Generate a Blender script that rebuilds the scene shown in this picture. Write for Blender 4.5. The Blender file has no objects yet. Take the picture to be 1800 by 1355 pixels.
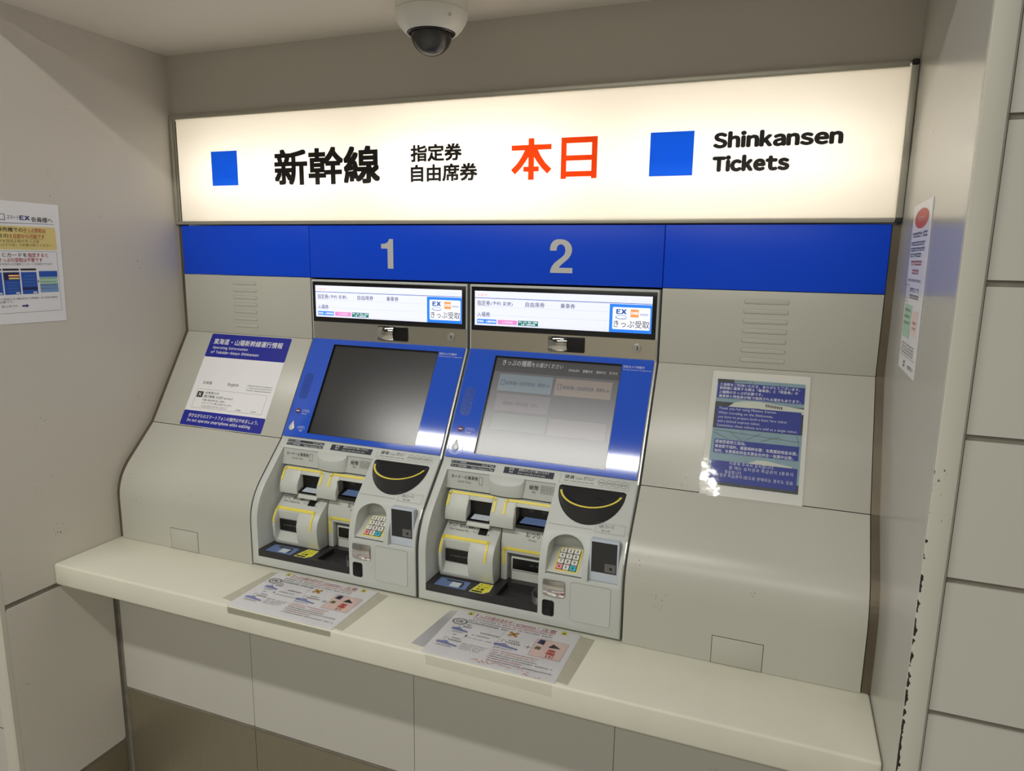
import bpy, bmesh, math, random
from mathutils import Vector, Matrix
random.seed(7)
SC = bpy.context.scene
COL = SC.collection

# ------------------------------------------------------------------ camera
CAM = (0.7963, -1.7325, 1.5949); YAW, PITCH, ROLL, FPX = -0.36791, -0.18102, 0.015536, 1230.55
cy, sy, cp, sp = math.cos(YAW), math.sin(YAW), math.cos(PITCH), math.sin(PITCH)
fwd = Vector((sy*cp, cy*cp, sp)); rgt = Vector((cy, -sy, 0)); up = rgt.cross(fwd)
r2 = rgt*math.cos(ROLL) + up*math.sin(ROLL); u2 = -rgt*math.sin(ROLL) + up*math.cos(ROLL)
cd = bpy.data.cameras.new('camera'); co = bpy.data.objects.new('camera', cd); COL.objects.link(co)
cd.sensor_fit = 'HORIZONTAL'; cd.sensor_width = 36.0; cd.lens = FPX/1800*36; cd.clip_start = 0.02
m4 = Matrix.Identity(4)
for i in range(3):
    m4[i][0] = r2[i]; m4[i][1] = u2[i]; m4[i][2] = -fwd[i]; m4[i][3] = CAM[i]
co.matrix_world = m4
SC.camera = co

# ------------------------------------------------------------------ world, exposure
W = bpy.data.worlds.new('world'); SC.world = W; W.use_nodes = True
bg = W.node_tree.nodes['Background']; bg.inputs[0].default_value = (1.0, 0.98, 0.94, 1); bg.inputs[1].default_value = 0.16
SC.view_settings.view_transform = 'Standard'; SC.view_settings.look = 'None'
SC.view_settings.exposure = 0.10; SC.view_settings.gamma = 1.0; SC.view_settings.use_curve_mapping = False
LAMP_POWER, LAMP2_POWER, SIGN_POWER = 46.0, 46.0, 0.90
LAMP_COLOR = (1.0, 0.985, 0.925)

# ------------------------------------------------------------------ helpers
def lin(c):
    return tuple(((v/255)/12.92 if v <= 10 else (((v/255)+0.055)/1.055)**2.4) for v in c) + (1.0,)

MATS = {}
def mat(name, rgb, rough=0.5, metal=0.0, spec=0.5, var=0.05, vscale=6.0, specks=0.0, bump=0.0, coat=0.0, coat_rough=0.05,
        emit=0.0, trans=0.0, alpha=1.0, rvar=0.0, brushed=False, edge=None, bscale=400.0):
    if name in MATS: return MATS[name]
    m = bpy.data.materials.new(name); m.use_nodes = True; MATS[name] = m
    nt = m.node_tree; N = nt.nodes; L = nt.links
    p = N['Principled BSDF']; c = lin(rgb)
    p.inputs['Roughness'].default_value = rough; p.inputs['Metallic'].default_value = metal
    p.inputs['Specular IOR Level'].default_value = spec
    p.inputs['Coat Weight'].default_value = coat; p.inputs['Coat Roughness'].default_value = coat_rough
    p.inputs['Transmission Weight'].default_value = trans; p.inputs['Alpha'].default_value = alpha
    tc = N.new('ShaderNodeTexCoord')
    no = N.new('ShaderNodeTexNoise'); no.inputs['Scale'].default_value = vscale; no.inputs['Detail'].default_value = 5
    if brushed:
        mp = N.new('ShaderNodeMapping'); mp.inputs['Scale'].default_value = (40, 40, 1.2); L.new(tc.outputs['Object'], mp.inputs['Vector']); L.new(mp.outputs[0], no.inputs['Vector'])
    else:
        L.new(tc.outputs['Object'], no.inputs['Vector'])
    mx = N.new('ShaderNodeMix'); mx.data_type = 'RGBA'
    mx.inputs[6].default_value = tuple(v*(1-var) for v in c[:3]) + (1,)
    mx.inputs[7].default_value = tuple(min(1, v*(1+var)) for v in c[:3]) + (1,)
    L.new(no.outputs['Fac'], mx.inputs[0]); out = mx.outputs[2]
    if specks:
        n2 = N.new('ShaderNodeTexNoise'); n2.inputs['Scale'].default_value = 230; n2.inputs['Detail'].default_value = 2
        L.new(tc.outputs['Object'], n2.inputs['Vector'])
        n3 = N.new('ShaderNodeTexNoise'); n3.inputs['Scale'].default_value = 9; n3.inputs['Detail'].default_value = 1
        L.new(tc.outputs['Object'], n3.inputs['Vector'])
        ad = N.new('ShaderNodeMath'); ad.operation = 'MULTIPLY'; L.new(n2.outputs['Fac'], ad.inputs[0]); L.new(n3.outputs['Fac'], ad.inputs[1])
        rp = N.new('ShaderNodeMapRange'); rp.inputs[1].default_value = 0.505-specks; rp.inputs[2].default_value = 0.53-specks
        L.new(ad.outputs[0], rp.inputs[0])
        ms = N.new('ShaderNodeMix'); ms.data_type = 'RGBA'; L.new(rp.outputs[0], ms.inputs[0]); L.new(out, ms.inputs[6])
        ms.inputs[7].default_value = tuple(v*0.25 for v in c[:3]) + (1,); out = ms.outputs[2]
    if edge:                       # worn, chipped edge: (axis, from, to, zmax) in object coordinates
        sx = N.new('ShaderNodeSeparateXYZ'); L.new(tc.outputs['Object'], sx.inputs[0])
        cx = N.new('ShaderNodeCombineXYZ'); L.new(sx.outputs[0], cx.inputs[0]); L.new(sx.outputs[1], cx.inputs[1])
        vm = N.new('ShaderNodeVectorMath'); vm.operation = 'DISTANCE'; L.new(cx.outputs[0], vm.inputs[0]); vm.inputs[1].default_value = (edge[0], edge[1], 0)
        g = N.new('ShaderNodeMapRange'); g.inputs[1].default_value = edge[2]; g.inputs[2].default_value = 0.0; L.new(vm.outputs['Value'], g.inputs[0])
        h = N.new('ShaderNodeMapRange'); h.inputs[1].default_value = edge[3]; h.inputs[2].default_value = edge[3]-0.45
        h.inputs[3].default_value = 0.0; h.inputs[4].default_value = 0.55; L.new(sx.outputs[2], h.inputs[0])
        q = N.new('ShaderNodeMath'); q.operation = 'MULTIPLY'; L.new(g.outputs[0], q.inputs[0]); L.new(h.outputs[0], q.inputs[1])
        n4 = N.new('ShaderNodeTexNoise'); n4.inputs['Scale'].default_value = 90; n4.inputs['Detail'].default_value = 4; L.new(tc.outputs['Object'], n4.inputs['Vector'])
        a2 = N.new('ShaderNodeMath'); a2.operation = 'ADD'; L.new(q.outputs[0], a2.inputs[0]); L.new(n4.outputs['Fac'], a2.inputs[1])
        st = N.new('ShaderNodeMath'); st.operation = 'GREATER_THAN'; st.inputs[1].default_value = 0.84; L.new(a2.outputs[0], st.inputs[0])
        ms = N.new('ShaderNodeMix'); ms.data_type = 'RGBA'; L.new(st.outputs[0], ms.inputs[0]); L.new(out, ms.inputs[6])
        ms.inputs[7].default_value = (0.018, 0.016, 0.014, 1); out = ms.outputs[2]
    L.new(out, p.inputs['Base Color'])
    if rvar:
        rr = N.new('ShaderNodeMapRange'); rr.inputs[3].default_value = max(0, rough-rvar); rr.inputs[4].default_value = rough+rvar
        L.new(no.outputs['Fac'], rr.inputs[0]); L.new(rr.outputs[0], p.inputs['Roughness'])
    if bump:
        nb = N.new('ShaderNodeTexNoise'); nb.inputs['Scale'].default_value = bscale; L.new(tc.outputs['Object'], nb.inputs['Vector'])
        b = N.new('ShaderNodeBump'); b.inputs['Strength'].default_value = bump; b.inputs['Distance'].default_value = 0.001
        L.new(nb.outputs['Fac'], b.inputs['Height']); L.new(b.outputs[0], p.inputs['Normal'])
    if emit:
        L.new(out, p.inputs['Emission Color']); p.inputs['Emission Strength'].default_value = emit
    return m

def acrylic(name, rgb, diff=0.25):
    """translucent sign film, lit from behind by the tubes in the box"""
    m = bpy.data.materials.new(name); m.use_nodes = True; nt = m.node_tree; N = nt.nodes; L = nt.links
    N.remove(N['Principled BSDF']); o = N['Material Output']
    t = N.new('ShaderNodeBsdfTranslucent'); d = N.new('ShaderNodeBsdfDiffuse'); mx = N.new('ShaderNodeMixShader')
    tc = N.new('ShaderNodeTexCoord'); no = N.new('ShaderNodeTexNoise'); no.inputs['Scale'].default_value = 3
    L.new(tc.outputs['Object'], no.inputs['Vector'])
    c = lin(rgb); mc = N.new('ShaderNodeMix'); mc.data_type = 'RGBA'
    mc.inputs[6].default_value = tuple(v*0.98 for v in c[:3])+(1,); mc.inputs[7].default_value = c; L.new(no.outputs['Fac'], mc.inputs[0])
    L.new(mc.outputs[2], t.inputs[0]); L.new(mc.outputs[2], d.inputs[0])
    mx.inputs[0].default_value = diff; L.new(t.outputs[0], mx.inputs[1]); L.new(d.outputs[0], mx.inputs[2]); L.new(mx.outputs[0], o.inputs[0])
    return m

def film(name, rgb, rough=0.08, body=0.0, bump=0.0, scale=45):
    """clear plastic film: see-through, with a fresnel gloss and a little haze"""
    m = bpy.data.materials.new(name); m.use_nodes = True; nt = m.node_tree; N = nt.nodes; L = nt.links
    N.remove(N['Principled BSDF']); o = N['Material Output']
    t = N.new('ShaderNodeBsdfTransparent'); d = N.new('ShaderNodeBsdfDiffuse'); g = N.new('ShaderNodeBsdfGlossy')
    g.inputs['Roughness'].default_value = rough; d.inputs[0].default_value = lin(rgb)
    fr = N.new('ShaderNodeFresnel'); fr.inputs[0].default_value = 1.45
    tc = N.new('ShaderNodeTexCoord'); no = N.new('ShaderNodeTexNoise'); no.inputs['Scale'].default_value = scale; L.new(tc.outputs['Object'], no.inputs['Vector'])
    if bump:
        b = N.new('ShaderNodeBump'); b.inputs['Strength'].default_value = bump; b.inputs['Distance'].default_value = 0.002
        L.new(no.outputs['Fac'], b.inputs['Height']); L.new(b.outputs[0], g.inputs['Normal']); L.new(b.outputs[0], fr.inputs['Normal'])
    rp = N.new('ShaderNodeMapRange'); rp.inputs[3].default_value = body*0.6; rp.inputs[4].default_value = body*1.4; L.new(no.outputs['Fac'], rp.inputs[0])
    m1 = N.new('ShaderNodeMixShader'); L.new(rp.outputs[0], m1.inputs[0]); L.new(t.outputs[0], m1.inputs[1]); L.new(d.outputs[0], m1.inputs[2])
    m2 = N.new('ShaderNodeMixShader'); L.new(fr.outputs[0], m2.inputs[0]); L.new(m1.outputs[0], m2.inputs[1]); L.new(g.outputs[0], m2.inputs[2])
    L.new(m2.outputs[0], o.inputs[0]); return m

WL = {}                                       # world location of every object's origin
class MB:
    def __init__(s): s.v = []; s.f = []
    def add(s, vs, fs):
        b = len(s.v); s.v += [Vector(p) for p in vs]; s.f += [tuple(b+i for i in f) for f in fs]; return s
    def box(s, x0, x1, y0, y1, z0, z1):
        vs = [(x, y, z) for x in (x0, x1) for y in (y0, y1) for z in (z0, z1)]
        return s.add(vs, [(0,1,3,2), (4,6,7,5), (0,4,5,1), (2,3,7,6), (0,2,6,4), (1,5,7,3)])
    def loop(s, a, b):                        # closed prism between two rings of equal length
        n = len(a); return s.add(list(a)+list(b), [tuple(range(n))[::-1], tuple(range(n, 2*n))] + [(i, (i+1) % n, n+(i+1) % n, n+i) for i in range(n)])
    def prism_x(s, prof, x0, x1):
        return s.loop([(x0, y, z) for y, z in prof], [(x1, y, z) for y, z in prof])
    def slab(s, fr, pts, c0, c1):
        return s.loop([fr.P(a, b, c0) for a, b in pts], [fr.P(a, b, c1) for a, b in pts])
    def face(s, fr, pts, c):
        return s.add([fr.P(a, b, c) for a, b in pts], [tuple(range(len(pts)))])
    def lathe(s, c, prof, n=40):              # around the z axis through c
        rings = []
        for r, z in prof: rings.append([(c[0]+r*math.cos(i*math.tau/n), c[1]+r*math.sin(i*math.tau/n), z) for i in range(n)])
        b = len(s.v)
        for rg in rings: s.v += [Vector(p) for p in rg]
        for k in range(len(rings)-1):
            for i in range(n): s.f.append((b+k*n+i, b+k*n+(i+1) % n, b+(k+1)*n+(i+1) % n, b+(k+1)*n+i))
        s.f.append(tuple(b+i for i in range(n))[::-1]); s.f.append(tuple(b+(len(rings)-1)*n+i for i in range(n)))
        return s
    def mesh(s, name, org=(0, 0, 0), bevel=0.0, seg=2, smooth=False, ang=0.6):
        org = Vector(org); me = bpy.data.meshes.new(name); me.from_pydata([p-org for p in s.v], [], s.f)
        bm = bmesh.new(); bm.from_mesh(me); bmesh.ops.recalc_face_normals(bm, faces=bm.faces)
        if bevel:
            ed = [e for e in bm.edges if len(e.link_faces) == 2 and e.calc_face_angle(0) > 0.5]
            bmesh.ops.bevel(bm, geom=ed, offset=bevel, segments=seg, affect='EDGES', clamp_overlap=True, profile=0.5)
        bm.to_mesh(me); bm.free()
        if smooth or bevel:
            for p in me.polygons: p.use_smooth = True
            me.set_sharp_from_angle(angle=ang)
        return me
    def build(s, name, m, parent=None, bevel=0.0, seg=2, smooth=False, ang=0.6):
        org = WL[parent.name] if parent else (0, 0, 0)
        me = s.mesh(name, org, bevel, seg, smooth, ang); me.materials.append(m)
        return link(name, me, parent)

def link(name, data, parent=None):
    o = bpy.data.objects.new(name, data); COL.objects.link(o)
    if parent: o.parent = parent
    WL[o.name] = Vector(WL[parent.name]) if parent else Vector((0, 0, 0))
    return o
def root(name, loc, label, cat, group=None):
    o = bpy.data.objects.new(name, None); COL.objects.link(o); o.location = loc; o.empty_display_size = 0.05
    WL[o.name] = Vector(loc); return tag(o, label, cat, group)
def tag(o, label, cat, group=None):
    o['label'] = label; o['category'] = cat
    if group: o['group'] = group
    return o
def structure(o, label=None):
    o['kind'] = 'structure'
    if label: o['label'] = label
    return o

class Fr:
    def __init__(s, o, u, v): s.o = Vector(o); s.u = Vector(u).normalized(); s.v = Vector(v).normalized(); s.n = s.u.cross(s.v)
    def P(s, a, b, c=0.0): return s.o + s.u*a + s.v*b + s.n*c
def rrect(a0, a1, b0, b1, r, n=5):
    pts = []
    for cx, cz, t0 in ((a1-r, b1-r, 0), (a0+r, b1-r, 90), (a0+r, b0+r, 180), (a1-r, b0+r, 270)):
        for i in range(n+1):
            t = math.radians(t0 + 90*i/n); pts.append((cx+r*math.cos(t), cz+r*math.sin(t)))
    return pts
def rect(a0, a1, b0, b1): return [(a0, b0), (a1, b0), (a1, b1), (a0, b1)]
def ell(a, b, ra, rb, n=24, t0=0, t1=360):
    k = n if t1-t0 >= 360 else n+1
    return [(a+ra*math.cos(math.radians(t0+(t1-t0)*i/n)), b+rb*math.sin(math.radians(t0+(t1-t0)*i/n))) for i in range(k)]

# ---- lettering: glyph outlines become flat meshes laid on the printed surface
GL = {}; PENDING = []
def fullwidth(c): return chr(ord(c)+0xFEE0) if 33 <= ord(c) < 127 else c
def wide(bold, res, ch): return ord(ch) < 127 and (res == 4 or bold >= 0.0195)     # the plainer sans for large and bold Latin
def need(keys):
    for res in sorted({k[1] for k in keys}):
        ks = sorted(k for k in keys if k[1] == res and k not in GL)
        if not ks: continue
        c = bpy.data.curves.new('glyphs', 'FONT'); c.body = '\n'.join(fullwidth(k[0]) if k[2] else k[0] for k in ks); c.size = 1; c.space_line = 2.0; c.resolution_u = res
        o = bpy.data.objects.new('glyphs', c); COL.objects.link(o)
        me = bpy.data.meshes.new_from_object(o.evaluated_get(bpy.context.evaluated_depsgraph_get()))
        row = [int(math.floor((1.5-v.co.y)/2)) for v in me.vertices]; idx = {}
        for k in ks: GL[k] = ([], [])
        for i, v in enumerate(me.vertices):
            g = GL[ks[row[i]]][0]; idx[i] = len(g); g.append((v.co.x, v.co.y+2*row[i]))
        for p in me.polygons: GL[ks[row[p.vertices[0]]]][1].append(tuple(idx[i] for i in p.vertices))
        bpy.data.meshes.remove(me); bpy.data.objects.remove(o); bpy.data.curves.remove(c)
def layout(s, res, bold):
    vs, fs, x = [], [], 0.0
    for ch in s:
        if ch == ' ': x += 0.32; continue
        if ch == '　': x += 1.0; continue
        w = wide(bold, res, ch); g, f = GL[(ch, res, w)]
        if not g: continue
        a0 = min(p[0] for p in g); a1 = max(p[0] for p in g); b = len(vs)
        if ord(ch) < 127:
            k = 0.82 if w else 1.0
            vs += [(x+0.05+(p[0]-a0)*k, p[1]) for p in g]; x += (a1-a0)*k+0.11
        else:
            vs += [(x+p[0], p[1]) for p in g]; x += 1.0
        fs += [tuple(b+i for i in q) for q in f]
    return vs, fs

class Print:
    """flat print on a surface: text, blocks and line work, one object per ink"""
    def __init__(s, fr, parent, base=0.0003, names=None, split=False):
        s.split = split
        s.fr, s.parent, s.base, s.ink, s.names = fr, parent, base, {}, names or {}; PENDING.append(s); s.jobs = []
    def mb(s, m):
        k = (m.name, len(s.ink) if s.split else 0)
        return s.ink.setdefault(k, (m, MB()))[1]
    def c(s, layer): return s.base + layer*0.00016
    def poly(s, m, pts, layer=0): s.mb(m).face(s.fr, pts, s.c(layer)); return s
    def rect(s, m, a0, a1, b0, b1, layer=0): return s.poly(m, rect(a0, a1, b0, b1), layer)
    def frame(s, m, a0, a1, b0, b1, w, layer=0):
        for q in ((a0, a1, b0, b0+w), (a0, a1, b1-w, b1), (a0, a0+w, b0, b1), (a1-w, a1, b0, b1)): s.rect(m, *q, layer)
        return s
    def ring(s, m, a, b, r0, r1, layer=0, n=20, q=1.0):
        for i in range(n):
            t, u = math.tau*i/n, math.tau*(i+1)/n
            s.poly(m, [(a+r0*math.cos(t), b+q*r0*math.sin(t)), (a+r1*math.cos(t), b+q*r1*math.sin(t)), (a+r1*math.cos(u), b+q*r1*math.sin(u)), (a+r0*math.cos(u), b+q*r0*math.sin(u))], layer)
        return s
    def line(s, m, pts, w, layer=0):
        for (xa, ya), (xb, yb) in zip(pts, pts[1:]):
            d = Vector((xb-xa, yb-ya)); L = d.length or 1; n = Vector((-d.y, d.x))/L*w/2
            s.poly(m, [(xa+n.x, ya+n.y), (xa-n.x, ya-n.y), (xb-n.x, yb-n.y), (xb+n.x, yb+n.y)], layer)
        return s
    def text(s, m, t, a0, a1, b0, b1, layer=1, bold=0.0, res=2, round_=False):
        s.jobs.append((m, t, a0, a1, b0, b1, layer, bold, res, round_)); return s
    def scribble(s, m, a0, a1, b0, b1, layer=1, fill=0.72):      # small print too fine to read
        h = b1-b0; a = a0
        while a < a1:
            w = h*random.uniform(0.45, 0.95)
            if random.random() < 0.93:
                k = random.random()
                s.rect(m, a, min(a+w, a1), b0+h*(0.55+0.2*k), b0+h*(0.72+0.2*k), layer)
                s.rect(m, a+w*0.3, min(a+w*0.55, a1), b0, b1*1.0, layer)
                if k > 0.4: s.rect(m, a, min(a+w, a1), b0+h*0.08, b0+h*0.25, layer)
            a += w+h*0.18
        return s
    def flush(s):
        for m, t, a0, a1, b0, b1, layer, bold, res, round_ in s.jobs:
            vs, fs = layout(t, res, bold)
            if not vs: continue
            x0 = min(p[0] for p in vs); x1 = max(p[0] for p in vs); y0 = min(p[1] for p in vs); y1 = max(p[1] for p in vs)
            x0 -= bold; x1 += bold; y0 -= bold; y1 += bold
            ky = (b1-b0)/(y1-y0); kx = ky if a1 is None else (a1-a0)/(x1-x0)
            mb = s.mb(m)
            if not bold: offs = [(0, 0)]
            elif round_: offs = [(bold*math.cos(i*math.tau/8), bold*math.sin(i*math.tau/8)) for i in range(8)]
            else: offs = [(i*bold, j*bold) for i in (-1, 0, 1) for j in (-1, 0, 1)]
            for k, (dx, dy) in enumerate(offs):
                mb.add([s.fr.P(a0+(p[0]+dx-x0)*kx, b0+(p[1]+dy-y0)*ky, s.c(layer)+k*0.000012) for p in vs], fs)
        for (nm, _), (m, mb) in s.ink.items():
            o = mb.build(s.names.get(nm, s.names.get('*', 'lettering')), m, s.parent)
            if not s.split: o['kind'] = 'stuff'            # fine print, too small to pick apart
def flush_prints():
    need({(ch, j[8], wide(j[7], j[8], ch)) for p in PENDING for j in p.jobs for ch in j[1] if ch not in ' 　'})
    for p in PENDING: p.flush()
    PENDING.clear()

def boolean_mesh(base, cutters, bevel=0.0, seg=2, ang=40):
    """cut closed meshes out of a base mesh, bevel the edges, return the new mesh (in world coordinates)"""
    o = bpy.data.objects.new('base', base); COL.objects.link(o); cs = []
    for c in cutters:
        q = bpy.data.objects.new('cutter', c); COL.objects.link(q); cs.append(q)
        md = o.modifiers.new('cut', 'BOOLEAN'); md.object = q; md.operation = 'DIFFERENCE'; md.solver = 'EXACT'
    if bevel:
        bv = o.modifiers.new('bevel', 'BEVEL'); bv.width = bevel; bv.segments = seg; bv.limit_method = 'ANGLE'; bv.angle_limit = math.radians(ang)
    me = bpy.data.meshes.new_from_object(o.evaluated_get(bpy.context.evaluated_depsgraph_get()))
    for q in cs: bpy.data.objects.remove(q)
    bpy.data.objects.remove(o)
    for p in me.polygons: p.use_smooth = True
    me.set_sharp_from_angle(angle=0.6)
    return me

# ------------------------------------------------------------------ materials
M_wall = mat('wall_enamel', (208, 202, 191), rough=0.38, spec=0.35, var=0.035, vscale=2.2, specks=0.02)
M_wallgloss = mat('wall_steel_enamel', (186, 184, 176), rough=0.20, spec=0.6, var=0.03, vscale=2.0, specks=0.004)
M_outer = mat('outer_panel_enamel', (196, 193, 183), rough=0.35, spec=0.4, var=0.02, vscale=2)
M_casing = mat('casing_enamel', (200, 197, 184), rough=0.4, spec=0.4, var=0.04, vscale=5, specks=0.02, edge=(1.0158, -0.6105, 0.0075, 1.45))
M_casing_l = mat('casing_enamel_left', (204, 200, 186), rough=0.4, spec=0.4, var=0.04, vscale=5, specks=0.03)
M_backwall = mat('back_wall_paint', (196, 190, 179), rough=0.6, var=0.03, vscale=3)
M_lower = mat('lower_wall_enamel', (194, 191, 181), rough=0.38, spec=0.35, var=0.035, vscale=2.2, specks=0.02)
M_ceil2 = mat('corridor_ceiling_grey', (112, 110, 106), rough=0.7, var=0.03)
M_ceil = mat('ceiling_paint', (224, 217, 205), rough=0.7, var=0.02, vscale=2)
M_joint = mat('dirty_joint', (128, 122, 110), rough=0.8, var=0.3, vscale=30)
M_floor = mat('floor_tile', (190, 187, 178), rough=0.4, var=0.15, vscale=4)
M_steel = mat('skirting_steel', (144, 136, 116), rough=0.36, metal=0.55, var=0.10, vscale=6, brushed=True)
M_filler = mat('filler_steel_dirty', (112, 102, 86), rough=0.45, metal=0.55, var=0.45, vscale=9)
M_panel = mat('cabinet_enamel', (188, 186, 175), rough=0.29, spec=0.45, var=0.03, vscale=4, specks=0.008)
M_counter = mat('counter_solid_surface', (219, 217, 200), rough=0.42, spec=0.4, var=0.05, vscale=14, specks=0.0, bump=0.06)
M_blue = mat('header_blue', (14, 74, 222), rough=0.34, spec=0.22, var=0.03, vscale=3)
M_alu = mat('aluminium', (176, 172, 158), rough=0.38, metal=0.5, var=0.10, vscale=25)
M_housing = mat('lightbox_white', (235, 230, 220), rough=0.7, var=0.01)
M_black = mat('black_print', (22, 18, 16), rough=0.5, var=0.05)
M_signblack = mat('sign_black_film', (20, 15, 12), rough=0.5, var=0.05)
M_signred = acrylic('sign_red_film', (232, 72, 24), 0.3)
M_signblue = acrylic('sign_blue_film', (72, 158, 255), 0.3)
M_face = acrylic('sign_face_acrylic', (255, 252, 246), 0.25)
M_silver = mat('silver_film', (205, 205, 203), rough=0.35, metal=0.15, var=0.02)
M_seam = mat('seam_dark', (40, 36, 32), rough=0.7, var=0.1)

M_body = mat('machine_grey', (196, 199, 194), rough=0.40, spec=0.4, var=0.02, vscale=5, bump=0.03, bscale=900)
M_body2 = mat('machine_grey_module', (198, 200, 193), rough=0.38, spec=0.4, var=0.02, vscale=6)
M_chrome = mat('mirror_strip', (214, 207, 192), rough=0.09, metal=0.85, var=0.02)
M_edge = mat('edge_trim_steel', (170, 170, 166), rough=0.3, metal=0.5, var=0.05)
M_tpanel = mat('touch_panel_blue', (48, 90, 204), rough=0.06, spec=0.55, var=0.03, vscale=4)
M_bezel = mat('bezel_black', (12, 11, 12), rough=0.22, var=0.1)
M_dark = mat('dark_plastic', (42, 41, 42), rough=0.42, var=0.08, vscale=20)
M_slot = mat('slot_black', (10, 9, 9), rough=0.3, var=0.1)
M_yellow = mat('guide_yellow', (232, 214, 84), rough=0.45, var=0.04, vscale=30)
M_lcd = mat('display_white', (222, 226, 250), rough=0.4, emit=0.62, var=0.01)
G = dict(rough=0.21, spec=0.55, coat=0.7, coat_rough=0.29, var=0.02)
M_screen_off = mat('touch_glass_dark', (12, 12, 14), **G)
M_screen_on = mat('touch_glass_menu', (58, 58, 62), emit=0.50, **G)
M_scr_head = mat('menu_header', (30, 29, 32), emit=0.30, **G)
M_scr_tile = [mat('menu_tile_blue', (78, 90, 98), emit=0.60, **G), mat('menu_tile_buff', (98, 88, 80), emit=0.60, **G),
              mat('menu_tile_mauve', (78, 72, 78), emit=0.55, **G), mat('menu_tile_green', (66, 72, 72), emit=0.55, **G)]
M_scr_text = mat('menu_text_pale', (150, 148, 150), rough=0.4, var=0.02, emit=0.5)
M_scr_navy = mat('menu_text_navy', (30, 40, 70), rough=0.4, var=0.02, emit=0.3)
M_white = mat('white_print', (225, 226, 228), rough=0.5, var=0.02)
M_label = mat('label_slate', (52, 56, 64), rough=0.35, var=0.04)
M_ink = mat('ink_black', (38, 36, 35), rough=0.5, var=0.05)
M_ink2 = mat('ink_grey', (104, 102, 98), rough=0.5, var=0.05)
M_navy = mat('ink_navy', (30, 44, 110), rough=0.5, var=0.05)
M_red = mat('ink_red', (176, 46, 40), rough=0.5, var=0.05)
M_keyw = mat('key_white', (228, 226, 218), rough=0.35, var=0.02)
M_keyp = mat('key_pink', (232, 150, 158), rough=0.35, var=0.02)
M_keyb = mat('key_blue', (70, 186, 208), rough=0.35, var=0.02)
M_glass = mat('reader_glass', (34, 35, 38), rough=0.05, spec=0.6, var=0.05)
M_readerw = mat('reader_frame_white', (196, 204, 214), rough=0.25, var=0.02)
M_mirror = mat('convex_mirror', (215, 212, 205), rough=0.05, metal=1.0, var=0.05, vscale=30, bump=0.25, bscale=45)
M_clear = film('clear_plastic', (200, 196, 188), 0.08, 0.22)
M_stickblue = mat('sticker_blue', (96, 118, 164), rough=0.4, var=0.04)
M_paper = mat('paper_white', (236, 235, 236), rough=0.32, spec=0.5, var=0.015)
M_lcdblue = mat('lcd_blue', (38, 120, 226), rough=0.4, emit=0.7, var=0.01)
M_lcdpink = mat('lcd_pink', (214, 130, 190), rough=0.4, emit=0.7, var=0.01)
M_lcdgreen = mat('lcd_green', (8, 104, 92), rough=0.4, emit=0.8, var=0.01)
M_lcdorange = mat('lcd_orange', (226, 146, 84), rough=0.4, emit=0.7, var=0.01)
M_lcdwhite = mat('lcd_white_text', (236, 240, 252), rough=0.4, emit=0.62, var=0.01)
M_lcdink = mat('lcd_dark_text', (52, 56, 74), rough=0.4, emit=0.4, var=0.01)
M_lcdtan = mat('lcd_tan_text', (214, 160, 120), rough=0.4, emit=0.8, var=0.01)
M_lcdline = mat('lcd_grey_line', (176, 184, 208), rough=0.4, emit=0.8, var=0.01)
M_lcdnavy = mat('lcd_navy', (24, 76, 150), rough=0.4, emit=0.7, var=0.01)
M_sticknavy = mat('sticker_navy', (26, 34, 150), rough=0.35, var=0.03)
M_postblue = mat('poster_blue', (42, 58, 150), rough=0.42, spec=0.35, var=0.06, vscale=30)
M_sky = mat('poster_sky', (140, 166, 176), rough=0.42, spec=0.35, var=0.16, vscale=25)
M_track = mat('poster_track', (66, 68, 66), rough=0.42, spec=0.35, var=0.4, vscale=60)
M_cream = mat('poster_train_white', (206, 208, 196), rough=0.42, spec=0.35, var=0.05)
M_postpaper = mat('poster_paper', (218, 217, 209), rough=0.42, spec=0.35, var=0.015)
M_laminate = film('laminate_film', (222, 220, 210), 0.10, 0.03, 0.10)
M_laminate2 = film('poster_laminate', (222, 220, 210), 0.06, 0.02, 0.22, 30)
M_tape2 = film('packing_tape_edge', (196, 188, 164), 0.5, 0.10)
M_tape = film('packing_tape', (196, 188, 164), 0.5, 0.24)
M_ytint = mat('notice_yellow', (226, 206, 130), rough=0.45, var=0.05)
M_bluephone = mat('notice_blue', (34, 84, 180), rough=0.45, var=0.08, vscale=60)
M_bluedark = mat('notice_dark_blue', (24, 34, 84), rough=0.45, var=0.08)
M_bluepale = mat('notice_pale_blue', (118, 156, 204), rough=0.45, var=0.08)
M_greenp = mat('notice_green', (176, 212, 184), rough=0.45, var=0.05)
M_pinkp = mat('notice_pink', (236, 212, 204), rough=0.45, var=0.04)
M_redc = mat('notice_red', (196, 72, 60), rough=0.45, var=0.04)
M_orange = mat('cross_orange', (232, 172, 40), rough=0.45, var=0.04)
M_dgreen = mat('ok_green', (96, 104, 72), rough=0.45, var=0.05)
M_brightyel = mat('warning_yellow', (228, 222, 60), rough=0.45, var=0.04)
M_lav = mat('chart_lavender', (138, 146, 190), rough=0.45, var=0.08, vscale=80)
M_camwhite = mat('camera_housing', (232, 230, 220), rough=0.42, var=0.03, vscale=10)
M_dome = mat('camera_dome', (30, 28, 28), rough=0.04, spec=0.7, var=0.05)
M_lens = mat('camera_inner', (14, 13, 14), rough=0.3, var=0.1)
M_domeclear = film('camera_dome_clear', (214, 208, 200), 0.05, 0.06)

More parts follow.
